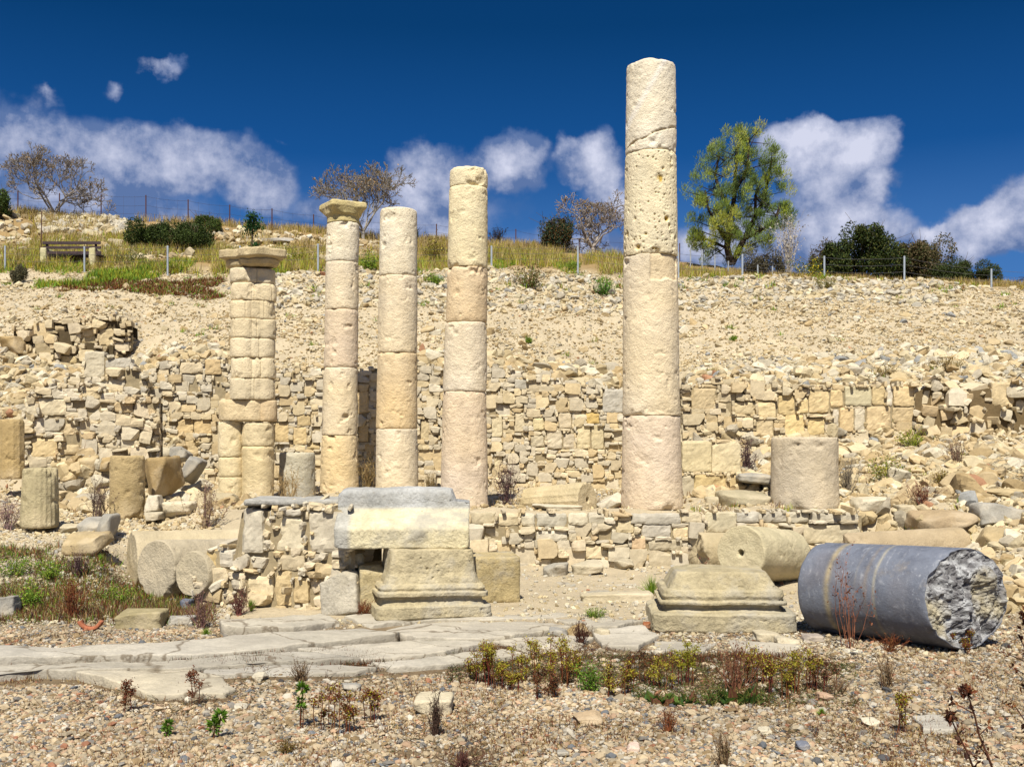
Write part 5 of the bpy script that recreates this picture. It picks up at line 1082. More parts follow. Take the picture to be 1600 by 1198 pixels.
PL = [
 ('bush', 'shrub', 'wide dark green rounded bush on the hill right of the bench', 268, 388, 142, 60, 'bush', 29.3, [S(66, 84, 34, .72), S(84, 100, 44, .72), S(52, 68, 30, .72)]),
 ('bush', 'shrub', 'small dark shrub against the sky right of the wide rounded bush', 325, 354, 42, 28, 'bush', 32.2, None),
 ('bush', 'shrub', 'dark bush cut by the left edge of the photo', -6, 350, 66, 62, 'bush', 32, None),
 ('bush', 'shrub', 'olive green bushy weed left of the wide rounded bush', 205, 408, 60, 34, 'herb', 27, [S(140, 144, 84, .72), S(120, 126, 72, .72)]),
 ('bush', 'shrub', 'round grey-green shrublet on the slope below the bench', 30, 443, 28, 30, 'bush', None, [S(130, 124, 92, .72), S(108, 106, 80, .72)]),
 ('bush', 'shrub', 'dark shrub tucked left of the third bare tree', 872, 394, 60, 62, 'bush', 32, [S(60, 84, 62, .72), S(78, 92, 60, .72), S(120, 90, 50, .72)]),
 ('bush', 'shrub', 'low dark shrub on the crest right of the second tallest column', 776, 380, 30, 24, 'twigs', 33.2, [S(80, 66, 50, .4)]),
 ('bush', 'shrub', 'dark shrub behind the slim capital column', 640, 372, 28, 34, 'bush', 33.4, None),
 ('bush', 'shrub', 'greyish brown thicket right of the big green tree', 1195, 434, 80, 50, 'bush', 29.5, [S(120, 112, 84, .72), S(98, 92, 70, .72), S(70, 66, 50, .72)]),
 ('bush', 'shrub', 'thin whitish bare sapling beside the greyish brown thicket', 1232, 432, 44, 84, 'twigs', 30.5, [S(196, 186, 170, .74)]),
 ('bush', 'shrub', 'low green bush dotted with yellow flowers on the right crest', 1262, 438, 56, 46, 'herb', 27.4, [S(90, 108, 40, .72), S(76, 92, 36, .72), S(236, 214, 40, .8)]),
 ('bush', 'shrub', 'biggest dark green bush on the right crest', 1348, 444, 132, 92, 'bush', 28.0, [S(60, 78, 36, .72), S(78, 96, 42, .72), S(48, 60, 30, .72), S(100, 104, 50, .72)]),
 ('bush', 'shrub', 'brown-topped bush right of the biggest dark green bush', 1436, 448, 112, 80, 'bush', 28.4, [S(104, 96, 60, .72), S(76, 84, 44, .72), S(134, 116, 84, .72)]),
 ('bush', 'shrub', 'lowest dark bush at the right end of the crest row', 1508, 454, 104, 46, 'bush', 27.6, [S(64, 78, 38, .72), S(86, 96, 50, .72)]),
 ('bush', 'shrub', 'brown twiggy bush between the yellow flowers and the biggest bush', 1296, 442, 70, 62, 'bush', 28.9, [S(120, 100, 74, .72), S(90, 84, 50, .72)]),
 ('weed', 'weed', 'yellow-green weed on the crest between pier and slim column', 468, 414, 60, 26, 'herb', None, [S(190, 184, 60, .6), S(150, 160, 60, .72)]),
 ('weed', 'weed', 'bright green weed right of the slim capital column', 575, 425, 36, 34, 'herb', None, None),
 ('weed', 'weed', 'yellow weed thicket right of the plain column', 678, 412, 46, 44, 'herb', None, [S(170, 160, 60, .74), S(130, 110, 60, .72)]),
 ('weed', 'weed', 'green tuft on the upper slope just right of the plain column', 676, 446, 40, 20, 'herb', None, None),
 ('weed', 'weed', 'brown and green weed patch right of the second tallest column', 826, 450, 64, 44, 'herb', None, [S(150, 126, 80, .72), S(110, 130, 60, .72), S(130, 100, 70, .72)]),
 ('weed', 'weed', 'bright green weed near the fence post on the upper slope', 895, 424, 26, 18, 'herb', None, None),
 ('weed', 'weed', 'bright green weed cluster left of the tallest column', 942, 462, 44, 30, 'herb', None, [S(110, 170, 50, .6), S(90, 150, 44, .6)]),
 ('weed', 'weed', 'tiny green tuft alone in the middle of the rubble slope', 826, 537, 12, 12, 'herb', None, None),
 ('weed', 'weed', 'small green tuft on the slope right of the tallest column', 1146, 533, 14, 10, 'herb', None, None),
 ('weed', 'weed', 'green and tan weed on the right crest under the fence', 1286, 452, 50, 20, 'herb', None, [S(140, 140, 70, .72), S(170, 150, 90, .72)]),
 ('weed', 'weed', 'small yellowish tuft on the terrace top behind the ashlar wall', 1112, 588, 20, 14, 'herb', None, YEL),
 ('weed', 'weed', 'beige dry bush on the rubble above the ashlar wall', 1385, 592, 60, 26, 'herb', None, [S(190, 166, 110, .6), S(170, 146, 96, .74)]),
 ('weed', 'weed', 'second beige dry bush, higher up toward the right edge', 1475, 578, 66, 24, 'herb', None, [S(186, 160, 104, .6), S(160, 136, 90, .74)]),
 ('weed', 'weed', 'tall grey-green weed in the corner right of the tallest column', 1118, 684, 46, 46, 'tuft', 16.2, [S(150, 146, 84, .74), S(130, 130, 70, .72), S(200, 184, 120, .74)]),
 ('shrub', 'shrub', 'purple dry shrub standing above the broken block wall', 1166, 708, 36, 54, 'twigs', 15.6, None),
 ('weed', 'weed', 'yellow-green weed leaning on the foot of the ashlar wall', 1424, 698, 56, 30, 'herb', None, [S(186, 190, 60, .6), S(150, 170, 60, .74)]),
 ('shrub', 'shrub', 'grey dry shrub right beside the short wide drum', 1326, 752, 36, 44, 'twigs', 14.4, [S(120, 112, 100, .72), S(150, 136, 116, .72)]),
 ('weed', 'weed', 'mixed green and yellow weed bank right of the short wide drum', 1390, 752, 86, 46, 'herb', None, [S(120, 144, 56, .72), S(190, 186, 70, .74), S(150, 134, 80, .72)]),
 ('shrub', 'shrub', 'round brown dead shrub on the right bank', 1494, 732, 44, 40, 'twigs', None, [S(110, 86, 76, .72), S(140, 112, 90, .72)]),
 ('weed', 'weed', 'yellowish weed under the round brown dead shrub', 1470, 760, 36, 30, 'herb', None, [S(170, 150, 70, .74), S(130, 100, 60, .72)]),
 ('shrub', 'shrub', 'dark red dry shrub among boulders of the right bank', 1440, 792, 60, 36, 'twigs', None, [S(110, 66, 56, .72), S(130, 84, 64, .72)]),
 ('shrub', 'shrub', 'purple dry shrub right of the foot of the second tallest column', 792, 800, 46, 64, 'twigs', 14.6, None),
 ('shrub', 'shrub', 'tan dry shrub between the slim and the plain column', 574, 782, 34, 52, 'twigs', 16.6, [S(170, 146, 96, .74), S(130, 106, 70, .72)]),
 ('shrub', 'shrub', 'tan dry shrub between the plain and the second tallest column', 672, 790, 34, 42, 'twigs', 15.4, [S(160, 136, 90, .74), S(120, 100, 64, .72)]),
 ('shrub', 'shrub', 'thin dry stalks in front of the small grey stub', 452, 790, 66, 46, 'twigs', 14.9, [S(176, 150, 106, .74)]),
 ('shrub', 'shrub', 'purplish dry shrub in front of the double pier', 325, 826, 66, 64, 'twigs', 13.6, [S(130, 100, 96, .72), S(170, 146, 110, .74)]),
 ('shrub', 'shrub', 'dark twiggy shrub left of the smooth yellowish stub', 154, 812, 60, 50, 'twigs', 13.9, [S(104, 84, 76, .72)]),
 ('shrub', 'shrub', 'pinkish dry shrub at the left edge beside the fluted stub', 12, 822, 40, 44, 'twigs', 12.9, [S(150, 122, 118, .72)]),
 ('weed', 'weed', 'grey-green tuft on the rubble above the smooth yellowish stub', 246, 702, 34, 28, 'tuft', 16.6, [S(150, 156, 110, .74), S(110, 130, 76, .72), S(196, 184, 140, .6)]),
 ('weed', 'weed', 'leafy green weed in front of the fluted stub', 24, 902, 62, 38, 'herb', None, None),
 ('weed', 'weed', 'second leafy green weed left of the fallen pale shafts', 76, 906, 54, 38, 'herb', None, None),
 ('weed', 'weed', 'biggest leafy green weed near the left edge', 44, 952, 60, 50, 'herb', None, None),
 ('shrub', 'shrub', 'purple dead shrub in the weed bed left of the fallen shafts', 122, 902, 44, 36, 'twigs', None, None),
 ('shrub', 'shrub', 'rusty dead shrub in the middle of the left weed bed', 112, 968, 56, 58, 'twigs', None, RED),
 ('weed', 'weed', 'green weed under the end of the middle fallen shaft', 178, 944, 74, 32, 'herb', None, None),
 ('weed', 'weed', 'bright green tuft touching the rearmost fallen shaft', 158, 882, 18, 16, 'tuft', None, None),
 ('weed', 'weed', 'green tuft between the two front fallen shafts', 286, 934, 20, 18, 'tuft', None, None),
 ('shrub', 'shrub', 'purple dead stalks left of the raised paving block', 316, 982, 62, 48, 'twigs', None, [S(126, 92, 90, .72), S(150, 120, 96, .72)]),
 ('weed', 'weed', 'bright green tuft at the corner of the raised paving block', 322, 992, 42, 12, 'tuft', None, None),
 ('weed', 'weed', 'bright green tuft at the foot of the rubble pier', 392, 956, 22, 20, 'tuft', None, None),
 ('shrub', 'shrub', 'dark red dead plant at the foot of the rubble pier', 374, 962, 26, 36, 'twigs', None, [S(110, 66, 60, .72)]),
 ('shrub', 'shrub', 'red twiggy plant under the shaded side of the lintel', 568, 962, 34, 22, 'twigs', None, RED),
 ('weed', 'weed', 'yellow-green upright weed in front of the moulded pedestal', 589, 952, 16, 34, 'herb', None, YEL + GRN),
 ('weed', 'weed', 'large green grass tuft left of the wide moulded base', 1018, 930, 62, 32, 'tuft', None, GRN),
 ('weed', 'weed', 'small green weed on the paving beside a dry stalk', 930, 966, 36, 18, 'herb', None, None),
 ('shrub', 'shrub', 'dark dead twigs lying on the end of the paving', 908, 1010, 40, 34, 'twigs', None, [S(90, 56, 44, .72)]),
 ('shrub', 'shrub', 'thin red stalk climbing in front of the holed drum', 1100, 902, 34, 66, 'twigs', 9.9, [S(120, 70, 56, .72)]),
 ('shrub', 'shrub', 'tall rusty dry stalk standing in front of the marble shaft', 1328, 1006, 46, 124, 'twigs', 8.5, [S(140, 90, 66, .72), S(120, 76, 56, .72)]),
 ('shrub', 'shrub', 'low dry twigs at the foot of the marble shaft', 1390, 1018, 60, 24, 'twigs', None, RED),
 ('weed', 'weed', 'brown seed-headed weed in front of the broken marble end', 1508, 1020, 40, 34, 'sedum', None, RED + YEL[:1]),
 ('sedum', 'weed', 'leftmost yellow-topped red-stemmed clump of the foreground row', 776, 1072, 58, 62, 'sedum', None, None),
 ('sedum', 'weed', 'second yellow-topped clump of the foreground row', 822, 1068, 46, 56, 'sedum', None, None),
 ('sedum', 'weed', 'yellow-topped clump with the reddest stems, third in the row', 866, 1074, 48, 66, 'sedum', None, None),
 ('weed', 'weed', 'leafy green plant in the middle of the foreground row', 922, 1082, 52, 52, 'herb', None, [S(120, 160, 50, .74), S(90, 130, 44, .72)]),
 ('sedum', 'weed', 'tall yellow-green clump left of the broad-leaved plant', 1030, 1078, 40, 50, 'sedum', None, None),
 ('sedum', 'weed', 'tallest yellow clump rising behind the broad-leaved plant', 1074, 1072, 36, 68, 'sedum', None, [S(186, 176, 50, .6), S(160, 160, 50, .74)]),
 ('weed', 'weed', 'dark broad-leaved rosette plant in the foreground', 1048, 1100, 90, 34, 'rosette', None, None),
 ('weed', 'weed', 'right-hand broad-leaved rosette with upright leaves', 1150, 1098, 90, 44, 'rosette', None, None),
 ('shrub', 'shrub', 'tangled brown dead stems behind the broad-leaved plants', 1150, 1080, 96, 64, 'twigs', None, [S(140, 96, 70, .72), S(120, 76, 56, .72)]),
 ('sedum', 'weed', 'wide pale yellow clump with brown stems, right in the row', 1248, 1084, 56, 62, 'sedum', None, None),
 ('shrub', 'shrub', 'low brown dead weed right of the pale yellow clump', 1308, 1086, 60, 24, 'twigs', None, BR),
 ('shrub', 'shrub', 'leaning straw-coloured dead stems on the right gravel', 1385, 1076, 70, 50, 'twigs', None, BR),
 ('sedum', 'weed', 'upright brownish weed alone on the lower right gravel', 1414, 1150, 26, 60, 'sedum', None, RED + YEL),
 ('weed', 'weed', 'small green tuft left of the upright brownish weed', 1284, 1118, 30, 12, 'tuft', None, None),
 ('weed', 'weed', 'tiny green tuft on the bottom gravel', 1135, 1180, 26, 10, 'tuft', None, None),
 ('spurge', 'weed', 'green-topped plant on a bare dark stem, largest of the left ones', 470, 1138, 24, 62, 'spurge', None, None),
 ('spurge', 'weed', 'small green-topped plant at the lower left', 264, 1152, 18, 20, 'spurge', None, None),
 ('spurge', 'weed', 'twin green-topped plant right of the lower left one', 334, 1158, 26, 38, 'spurge', None, None),
 ('sedum', 'weed', 'red-stemmed weed with brown top above the lower left plants', 198, 1114, 18, 52, 'sedum', None, RED),
 ('sedum', 'weed', 'brown-headed thin weed in front of the diagonal slab', 303, 1106, 16, 46, 'sedum', None, RED),
 ('sedum', 'weed', 'rusty clump right of the green-topped spurge', 520, 1142, 60, 60, 'sedum', None, RED + YEL[:1]),
 ('sedum', 'weed', 'second rusty clump, nearer the middle of the gravel', 580, 1130, 22, 50, 'sedum', None, RED + YEL[:1]),
 ('shrub', 'shrub', 'grey dead twigs at the end of the paving slabs', 470, 1066, 36, 32, 'twigs', None, BR),
 ('shrub', 'shrub', 'thin dark stalk in front of the cream oblong stone', 681, 1152, 18, 62, 'twigs', None, [S(80, 60, 50, .72)]),
 ('shrub', 'shrub', 'brown dead tuft on the gravel under the broad-leaved plants', 1044, 1146, 34, 36, 'twigs', None, RED),
 ('weed', 'weed', 'olive weed patch on the bottom gravel left of centre', 445, 1178, 44, 28, 'herb', None, [S(150, 130, 70, .72), S(130, 90, 50, .72)]),
 ('shrub', 'shrub', 'dark dead leaves lying at the bottom edge of the gravel', 722, 1200, 70, 26, 'twigs', None, [S(90, 54, 48, .72)]),
 ('weed', 'weed', 'thin brown stalks at the bottom edge right of centre', 1130, 1204, 44, 50, 'twigs', None, BR),
 ('thistle', 'dead thistle', 'tall dark red-brown dead thistle at the right edge nearest the viewer', 1590, 1290, 110, 330, 'thistle', 4.6, None),
]
for i, (nm, cat, lb, px, py, w, h, kd, Y, cols) in enumerate(PL): clump({'sedum': 'flowering_weed', 'spurge': 'spurge'}.get(nm, nm), lb, cat, px, py, w, h, kd, 1000 + i, Y, GG, cols)

def litter(name, label, n, size, cols, seed, u0, u1, Y0, Y1, thr, sc=1.6, twig=.3, test=None):
    """dry leaves and broken twigs lying tangled on the ground"""
    rg = np.random.RandomState(seed); Y = rg.uniform(Y0, Y1, n); u = rg.uniform(u0, u1, n); x = (u - 800) / F * Y
    m = fbm(np.stack((x, Y, 0 * x), 1), sc, 4, seed) > thr + .15 * rg.normal(size=n)
    if test is not None: m &= test(u, HOR + EYE * F / Y)
    x, Y = x[m], Y[m]; k = len(x); P = np.stack((x, Y, hgt(x, Y) + .006 + size * .8 * rg.rand(k) ** 2), 1); b = Batch()
    d = U(rg, k) * (1, 1, .35); leaves(b, rg, P, size, cols, d, .7)
    t = rg.rand(k) < twig; Q = P[t]; e = Q + U(rg, len(Q)) * (size * 2.2, size * 2.2, size * 1.1) + (0, 0, size * .6); c = pal(rg, cols, len(Q))
    tubes(b, [(Q[i], e[i], .0016, .0012, c[i]) for i in range(len(Q))], 3); tag(obj(name, b.mesh(name, False), DRY), label, kind='stuff')
BRN = [S(120, 84, 60, .6), S(96, 68, 52, .6), S(150, 112, 76, .6), S(84, 74, 54, .6), S(104, 104, 60, .6)]
litter('weed_litter', 'tangled dry weed litter lying over the foreground gravel', 60000, .014, BRN, 821, -150, 1750, 5.1, 8.6, .20)
litter('weed_litter', 'dense brown and olive litter under the foreground row of weeds', 46000, .016, BRN + [S(110, 120, 56, .7), S(84, 104, 50, .7)], 822, 700, 1340, 6.6, 8.2, -.1, test=lambda u, py: (np.abs(py - 1052 - 24 * np.sin(u / 170)) < 38))
litter('weed_litter', 'dark dry litter in the joint along the front of the slabs', 16000, .014, BRN[:3], 823, 380, 1000, 7.3, 8.6, .0, test=lambda u, py: (np.abs(py - 1040 + (u - 560) * .09) < 14))
litter('weed_litter', 'brown dry litter in the weed bed at the left', 22000, .018, BRN + GRN[:1], 824, -150, 340, 9.5, 11.8, -.1)
litter('weed_litter', 'dry litter on the ground round the pedestals and the marble shaft', 14000, .014, BRN, 825, 950, 1750, 8.0, 9.6, .12)
rg_ = np.random.RandomState(77); FILL = [
 ('leftmost low straggly reddish clump of the foreground row', 744, 1066, 40, 34), ('straggly clump between the first two yellow-topped ones', 800, 1078, 52, 44), ('short brown clump in front of the reddest-stemmed one', 850, 1090, 44, 36), ('small rusty clump just left of the leafy green plant', 894, 1062, 34, 50),
 ('straggly yellow clump right of the leafy green plant', 966, 1088, 50, 46), ('thin olive clump halfway between green plant and rosette', 998, 1070, 34, 44), ('rusty low clump behind the right-hand rosette', 1180, 1072, 60, 54), ('straggly clump left of the wide pale yellow one', 1212, 1092, 46, 52), ('low rusty clump right of the wide pale yellow one', 1284, 1080, 40, 46)]
for i, (lb, px, py, w, h) in enumerate(FILL): clump('flowering_weed', lb, 'weed', px, py, w, h, 'sedum', 1300 + i, None, GG, [RED + YEL, YEL + RED[:2], RED + BRN][i % 3])
for i, (lb, px, py, w, h) in enumerate([('dark green leafy mat left of the broad-leaved rosette', 1012, 1094, 60, 26), ('dark green leafy mat between the two broad-leaved plants', 1102, 1100, 70, 34), ('dark green leafy mat right of the broad-leaved plants', 1190, 1098, 50, 26)]):
    clump('weed', lb, 'weed', px, py, w, h, 'herb', 1330 + i, None, GG, [S(84, 116, 50, .75), S(70, 98, 46, .7), S(120, 130, 60, .75), S(120, 84, 60, .6)])
# small scattered green weeds over the slope: nobody could count them
grass_area('slope_weeds', 'tiny green and straw tufts dotted over the rubble slope', -150, 1750, 20.2, 25.6, 210, 26, .11, .014, GRN[:2] + STRAW[:1], 811, .05, lean=.7, sc=3)
grass_area('slope_weeds', 'sparse weeds along the top edge of the rubble slope', 330, 1550, 24.0, 25.8, 260, 24, .16, .016, GRN + YEL[:1] + RED[:1], 812, .1, lean=.6, sc=1.5)
grass_area('slope_weeds', 'sparse weeds among the terrace stones', 1080, 1750, 12, 19.4, 200, 22, .10, .01, GRN + YEL + RED[:1], 813, .05, lean=.7, sc=2)
grass_area('slope_weeds', 'sparse dry weeds between the column feet and the wall foot', -100, 1300, 13.6, 18.8, 260, 22, .12, .008, STRAW + RED[:1] + PUR[:1], 814, .0, lean=.6, sc=1.2)

# ------------------------------------------------------------------ trees
def grow(rg, p, d, L, r, n, segs, tips, up=.25, spread=.55, shrink=.74):
    k0 = np.array(p, float); d = np.array(d, float)
    for s in range(3):
        d = d + rg.normal(size=3) * .13 + (0, 0, up * .12); d /= np.linalg.norm(d); e = k0 + d * L / 3; segs.append((k0, e, r * (1 - s * .1), r * (.9 - s * .1), n)); k0 = e
        if n <= 2: tips.append(e)
    if n == 0: return
    for i in range(rg.choice((2, 3, 3))):
        q = d + rg.normal(size=3) * spread; q[2] += up; q /= np.linalg.norm(q); grow(rg, k0, q, L * shrink * rg.uniform(.8, 1.15), r * .64, n - 1, segs, tips, up, spread, shrink)
def tree(name, label, px, py, Y, xl, xr, ytop, depth, seed, leafcols, nleaf, lsize, bark, ytw=None, spread=.5, r0=.05, flat=.8, stems=6):
    """bare or leafy tree; crown fitted to the width and height it has in the photo"""
    rg = np.random.RandomState(seed); segs = []; tips = []; trunk_top = .12
    grow_p = np.array((0, 0, trunk_top))
    for i in range(stems):
        a = 2 * np.pi * i / stems + rg.rand() * .5; grow(rg, grow_p, (math.cos(a) * .75, math.sin(a) * .6, .75), .34, .5, depth, segs, tips, .18, spread)
    P = np.array([s[1] for s in segs]); m = Y / F; x0, z0 = (px - 800) * m, gh((px - 800) * m, Y)
    lo = np.percentile(P[:, 0], 1); hi = np.percentile(P[:, 0], 99); sx = (xr - xl) * m / (hi - lo); ox = (xl - px) * m - lo * sx; zt = ZZ(ytop, Y) - z0; sz = zt / P[:, 2].max(); bend = lambda q: np.array((q[0] * sx + ox * min(1, q[2] * 1.6), q[1] * sx * flat, q[2] * sz))
    S2 = [(bend(a), bend(b_), max(r0 * ra * 1.1, m * .36), max(r0 * rb * 1.1, m * .32), n) for a, b_, ra, rb, n in segs]
    root = thing(name, label, 'tree', (x0, Y, z0), 'trees on the hill'); o = (0, 0, 0)
    b = Batch(); base = [(np.array((0, 0, -.15)), bend((0, 0, trunk_top * .5)), r0 * 1.25, r0 * 1.0), (bend((0, 0, trunk_top * .5)), bend(grow_p), r0, r0 * .8)]
    tubes(b, [(s[0], s[1], s[2], s[3]) for s in base], 8, bark); tubes(b, [s[:4] for s in S2 if s[4] >= depth - 1], 6, bark); obj('trunk', b.mesh('trunk', True), BARK, root)
    b = Batch(); tubes(b, [s[:4] + (bark * rg.uniform(.8, 1.15),) for s in S2 if s[4] < depth - 1], 4, bark)
    T = np.array([bend(t_) for t_ in tips]); T = T[rg.randint(0, len(T), nleaf)] + U(rg, nleaf, lsize * 1.1); leaves(b, rg, T, lsize, leafcols)
    obj('crown', b.mesh('crown', False), LEAF, root); return root, T
FIG = [S(190, 150, 100, .74), S(160, 130, 84, .72), S(130, 120, 76, .72), S(206, 170, 110, .74)]
tree('bare_tree', 'small nearly leafless tree with pale trunk at the far left of the hill', 87, 336, 32.6, 12, 160, 230, 6, 21, FIG, 1300, .045, S(168, 158, 148, .6), r0=.055)
tree('bare_tree', 'nearly leafless tree with sparse ochre leaves behind the slim capital column', 567, 374, 33, 498, 636, 250, 6, 22, FIG + [S(210, 160, 60, .6)], 1700, .05, S(172, 164, 152, .6), r0=.055)
tree('bare_tree', 'leafless rusty-tipped tree just left of the tallest column', 928, 406, 32.5, 868, 985, 300, 6, 25, FIG + [S(120, 96, 60, .72)], 2300, .05, S(176, 166, 158, .72), r0=.06, spread=.75)
def green_tree():
    Y = 33.5; m = Y / F; rg = np.random.RandomState(44); x0, z0 = (1142 - 800) * m, gh((1142 - 800) * m, Y)
    root = thing('feathery_tree', 'tall feathery yellow-green tree on the crest right of the tallest column', 'tree', (x0, Y, z0), 'trees on the hill')
    q = lambda px, py, dy=0: np.array(((px - 1142) * m, dy, ZZ(py, Y) - z0))
    limbs = [[(1142, 414, 0), (1136, 385, 0), (1140, 350, 0), (1148, 310, .1), (1150, 270, .1), (1154, 225, 0)], [(1144, 412, 0), (1160, 380, .1), (1178, 345, .2), (1196, 310, .2), (1202, 275, .1), (1206, 250, 0)],
             [(1138, 380, 0), (1118, 355, -.2), (1104, 330, -.3), (1100, 300, -.2)], [(1145, 335, 0), (1128, 300, .2), (1120, 270, .3), (1126, 240, .2)], [(1166, 372, 0), (1190, 360, -.3), (1210, 345, -.3), (1216, 320, -.2)],
             [(1148, 300, 0), (1164, 270, -.3), (1166, 240, -.3), (1168, 218, -.2)], [(1136, 388, 0), (1110, 372, .3), (1094, 368, .3)], [(1180, 342, 0), (1176, 310, -.4), (1184, 285, -.4)]]
    segs = []; cen = []
    for li, l in enumerate(limbs):
        r = (.11, .09, .05, .05, .05, .04, .04, .04)[li]
        for i in range(len(l) - 1):
            a, b_ = q(*l[i]), q(*l[i + 1]); f = 1 - i / len(l); segs.append((a, b_, r * f + .01, r * f * .85 + .008))
            if i >= 1 or li > 1:
                for k in range(7):
                    c = a + (b_ - a) * rg.rand() + rg.normal(size=3) * (.28, .34, .16); cen.append(c); segs.append((a + (b_ - a) * rg.rand(), c, .016, .008))
    out = [(1084, 345), (1088, 318), (1092, 290), (1098, 262), (1112, 238), (1128, 218), (1150, 208), (1168, 212), (1176, 240), (1196, 244), (1212, 252), (1220, 275), (1222, 300), (1226, 325), (1222, 350), (1206, 372), (1188, 384), (1110, 386), (1092, 378), (1160, 395), (1086, 358),(1150,365),(1118,350),(1130,330)]
    for (a, b_) in out:
        for k in range(3): cen.append(q(a + rg.normal() * 5, b_ + rg.normal() * 5, rg.normal() * .4))
        if b_ > 230: segs.append((q(1142 + (a - 1142) * .3, b_ + 14), q(a, b_), .02, .008))
    b = Batch(); tubes(b, segs, 6, S(84, 70, 56, .4)); obj('trunk', b.mesh('trunk', True), BARK, root)
    b = Batch(); pc = [[S(158, 170, 66, .98), S(138, 152, 60, .98)], [S(104, 126, 60, .98), S(88, 110, 54, .98)], [S(134, 152, 84, .98), S(116, 136, 78, .98)], [S(112, 136, 74, .98), S(128, 144, 66, .98)], [S(186, 186, 84, .98), S(156, 164, 70, .98)]]
    for c in cen:
        k = 170; rad = rg.uniform(.10, .25); d = U(rg, k); d /= np.linalg.norm(d, axis=1, keepdims=True); P = c + d * (rad * rg.rand(k, 1) ** .45) * (.85, .85, 1.15)
        dd = d * .6 + (0.3, 0, .9) + U(rg, k, .3); leaves(b, rg, P, .105, pc[rg.randint(5)], dd, .22)
    obj('crown', b.mesh('crown', False), LEAF, root)
green_tree()
def sapling():
    Y = 29; p = np.array(((393 - 800) / F * Y, Y, gh((393 - 800) / F * Y, Y))); m = Y / F; rg = np.random.RandomState(4)
    root = thing('sapling', 'small dark green young tree standing alone above the double pier', 'tree', tuple(p), 'trees on the hill'); b = Batch(); H_ = ZZ(332, Y) - p[2]
    tubes(b, [(np.zeros(3), np.array((.02, 0, H_ * .45)), .03, .024), (np.array((.02, 0, H_ * .45)), np.array((.05, 0, H_ * .9)), .024, .01)], 6, S(130, 110, 90, .4)); obj('trunk', b.mesh('trunk', True), BARK, root)
    b = Batch()
    for c, r in (((0, 0, .82), .17), ((.12, 0, .68), .15), ((-.10, .05, .6), .15), ((.05, -.1, .9), .12), ((.1, 0, .25), .08), ((.0, .1, .72), .1)):
        P = np.array((c[0], c[1], c[2] * H_)) + U(rg, 170, 1) * (r * .6, r * .6, r * .5); leaves(b, rg, P, .07, [S(46, 84, 46, .72), S(60, 100, 50, .72)])
    obj('crown', b.mesh('crown', False), LEAF, root)
sapling()
def edge_tree():      # bare dark branches reaching in from the right edge
    Y = 13.2; rg = np.random.RandomState(12); m = Y / F; x0 = (1672 - 800) * m; z0 = gh(x0, Y); root = thing('bare_tree', 'dark leafless tree whose twigs reach in at the right edge', 'tree', (x0, Y, z0), 'trees on the hill'); segs = []; tips = []
    base = np.array((0, 0, ZZ(520, Y) - z0))
    for i in range(9):
        a = i / 8; d = np.array((-1, rg.normal() * .4, .9 - 2.0 * a)); grow(rg, base + (0, 0, .5 - a * .9), d / np.linalg.norm(d), .26, .014, 3, segs, tips, .0, .72)
    b = Batch(); tubes(b, [(np.zeros(3), base + (0, 0, .72), .06, .03)], 8, S(90, 78, 68, .4)); obj('trunk', b.mesh('trunk', True), BARK, root)
    b = Batch(); tubes(b, [(s[0], s[1], max(s[2] * .6, .0032), max(s[3] * .6, .003)) for s in segs], 4, S(92, 80, 72, .4)); obj('crown', b.mesh('crown', False), BARK, root)
edge_tree()

# ------------------------------------------------------------------ bench and fences
def boxm(b, c, h, col, R=np.eye(3)):
    v, q = rbox((2, 2, 2)); v = round_off(v, h, .006) @ R.T + c; b.add(v, q, None, col)
def bench():
    Y = 26.6; m = Y / F; x0 = (115 - 800) * m; z0 = min(gh(x0 - .7, Y), gh(x0 + .7, Y), gh(x0, Y)); root = thing('bench', 'dark slatted wooden bench on two pale blocks facing away on the hill', 'bench', (x0, Y, z0)); zt = ZZ(379, Y) - z0
    for px in (71, 147): b = Batch(); v, q = block((.075, .2, .30), px, .02, .01, 1, .95, res=.05); boxm; b.add(v + ((px - 115) * m, .05, .12), q, None, S(230, 222, 170, .6)); obj('support', b.mesh('support', True), LIME, root)
    for i, yy in enumerate((381, 388, 396)):
        b = Batch(); z = ZZ(yy, Y) - z0; boxm(b, np.array((0, -.12 + i * .015, z)), (.70, .02, .035 if i != 1 else .03), S(110, 92, 96, .35)); obj('back_slat', b.mesh('back_slat', False), WOOD, root)
    for i in range(3): b = Batch(); boxm(b, np.array((0, .0 + .12 * i, ZZ(399, Y) - z0)), (.68, .05, .018), S(104, 88, 88, .35)); obj('seat_slat', b.mesh('seat_slat', False), WOOD, root)
    for px in (76, 152): b = Batch(); boxm(b, np.array(((px - 115) * m, -.09, ZZ(390, Y) - z0)), (.03, .02, .17), S(96, 80, 80, .35)); obj('back_post', b.mesh('back_post', False), WOOD, root)
bench()
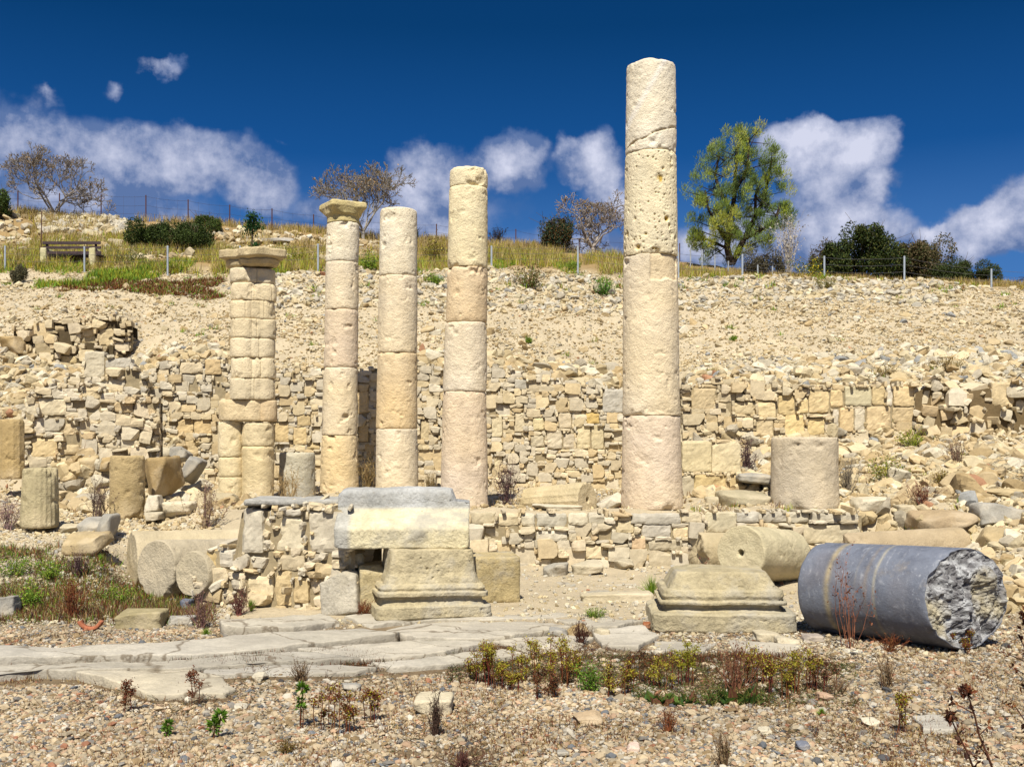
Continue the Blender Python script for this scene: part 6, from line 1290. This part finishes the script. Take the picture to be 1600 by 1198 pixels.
def fence(name, label, posts, r, pcol, wcol, wires, mesh_=0):
    """posts: (px, ytop, ybottom, Y); one fence, each post a part, the wires one part"""
    P = [((px - 800) / F * Y, Y, ZZ(yb, Y), ZZ(yt, Y)) for px, yt, yb, Y in posts]; root = thing(name, label, 'fence', (P[0][0], P[0][1], P[0][2])); o = np.array(root.location)
    for (x, y, z0, z1) in P:
        b = Batch(); g = min(z0, gh(x, y)) - .1; tubes(b, [(np.array((x, y, g)) - o, np.array((x, y, z1)) - o, r, r)], 6, pcol); obj('post', b.mesh('post', False), METAL, root)
    b = Batch(); segs = []
    for (a, c) in zip(P[:-1], P[1:]):
        for f in wires:
            A = np.array((a[0], a[1], a[2] + (a[3] - a[2]) * f)); C_ = np.array((c[0], c[1], c[2] + (c[3] - c[2]) * f)); pr = A
            for k in range(1, 7): t_ = k / 6; n = A + (C_ - A) * t_ - (0, 0, .04 * 4 * t_ * (1 - t_)); segs.append((pr - o, n - o, .0035, .0035)); pr = n
        if mesh_:
            n = int(np.linalg.norm(np.array(c[:2]) - a[:2]) / mesh_)
            for k in range(1, n): t_ = k / n; x, y = a[0] + (c[0] - a[0]) * t_, a[1] + (c[1] - a[1]) * t_; z0 = a[2] + (c[2] - a[2]) * t_; z1 = a[3] + (c[3] - a[3]) * t_; segs.append((np.array((x, y, z0)) - o, np.array((x, y, z1 - .03)) - o, .002, .002))
    tubes(b, segs, 3, wcol); obj('wire', b.mesh('wire', False), METAL, root)
fence('wire_fence', 'rusty iron post and wire fence along the hill crest', [(-60, 292, 328, 34), (28, 298, 330, 34), (93, 302, 336, 34), (158, 303, 343, 34), (228, 305, 345, 34), (294, 312, 350, 34), (359, 320, 357, 34), (425, 326, 362, 34), (490, 335, 367, 34), (548, 342, 372, 34.2), (612, 346, 376, 34.4), (682, 350, 382, 34.6), (742, 356, 388, 34.8), (806, 358, 392, 35), (850, 366, 398, 35), (905, 372, 404, 35), (1000, 378, 412, 35.3), (1062, 380, 418, 35.5)],
      .018, S(120, 74, 60, .4), S(96, 84, 90, .4), (.3, .6, .95), .3)
fence('wire_fence', 'pale metal post and wire fence along the top of the rubble slope', [(-70, 382, 412, 26), (8, 384, 418, 25.9), (132, 385, 420, 25.8), (262, 384, 418, 25.8), (375, 384, 416, 25.8), (497, 381, 416, 25.6), (628, 386, 418, 25.6), (768, 384, 414, 25.6), (903, 384, 412, 25.6), (1000, 392, 428, 25.6), (1060, 394, 432, 25.5), (1160, 397, 434, 25.4), (1288, 400, 437, 25.4), (1413, 400, 438, 25.5), (1549, 420, 450, 25.7), (1700, 424, 460, 26)],
      .022, S(186, 196, 208, .62), S(130, 130, 136, .45), (.35, .65, .93))
fence('wire_fence', 'short pale-posted fence running back toward the big green tree', [(1097, 390, 430, 30), (1079, 383, 424, 32), (1117, 398, 432, 30), (1138, 408, 434, 29.6), (1184, 414, 436, 29), (1207, 416, 436, 28.6)],
      .02, S(190, 198, 206, .6), S(140, 140, 144, .45), (.4, .9))
b = Batch(); x, y = (64 - 800) / F * 27.5, 27.5; z = gh(x, y); tubes(b, [((0, 0, -.1), (0.02, 0, ZZ(330, y) - z), .014, .012)], 6, S(130, 92, 70, .4)); tag(obj('iron_stake', b.mesh('iron_stake', False), METAL, None, (x, y, z)), 'thin rusty stake standing just left of the bench', 'stake')
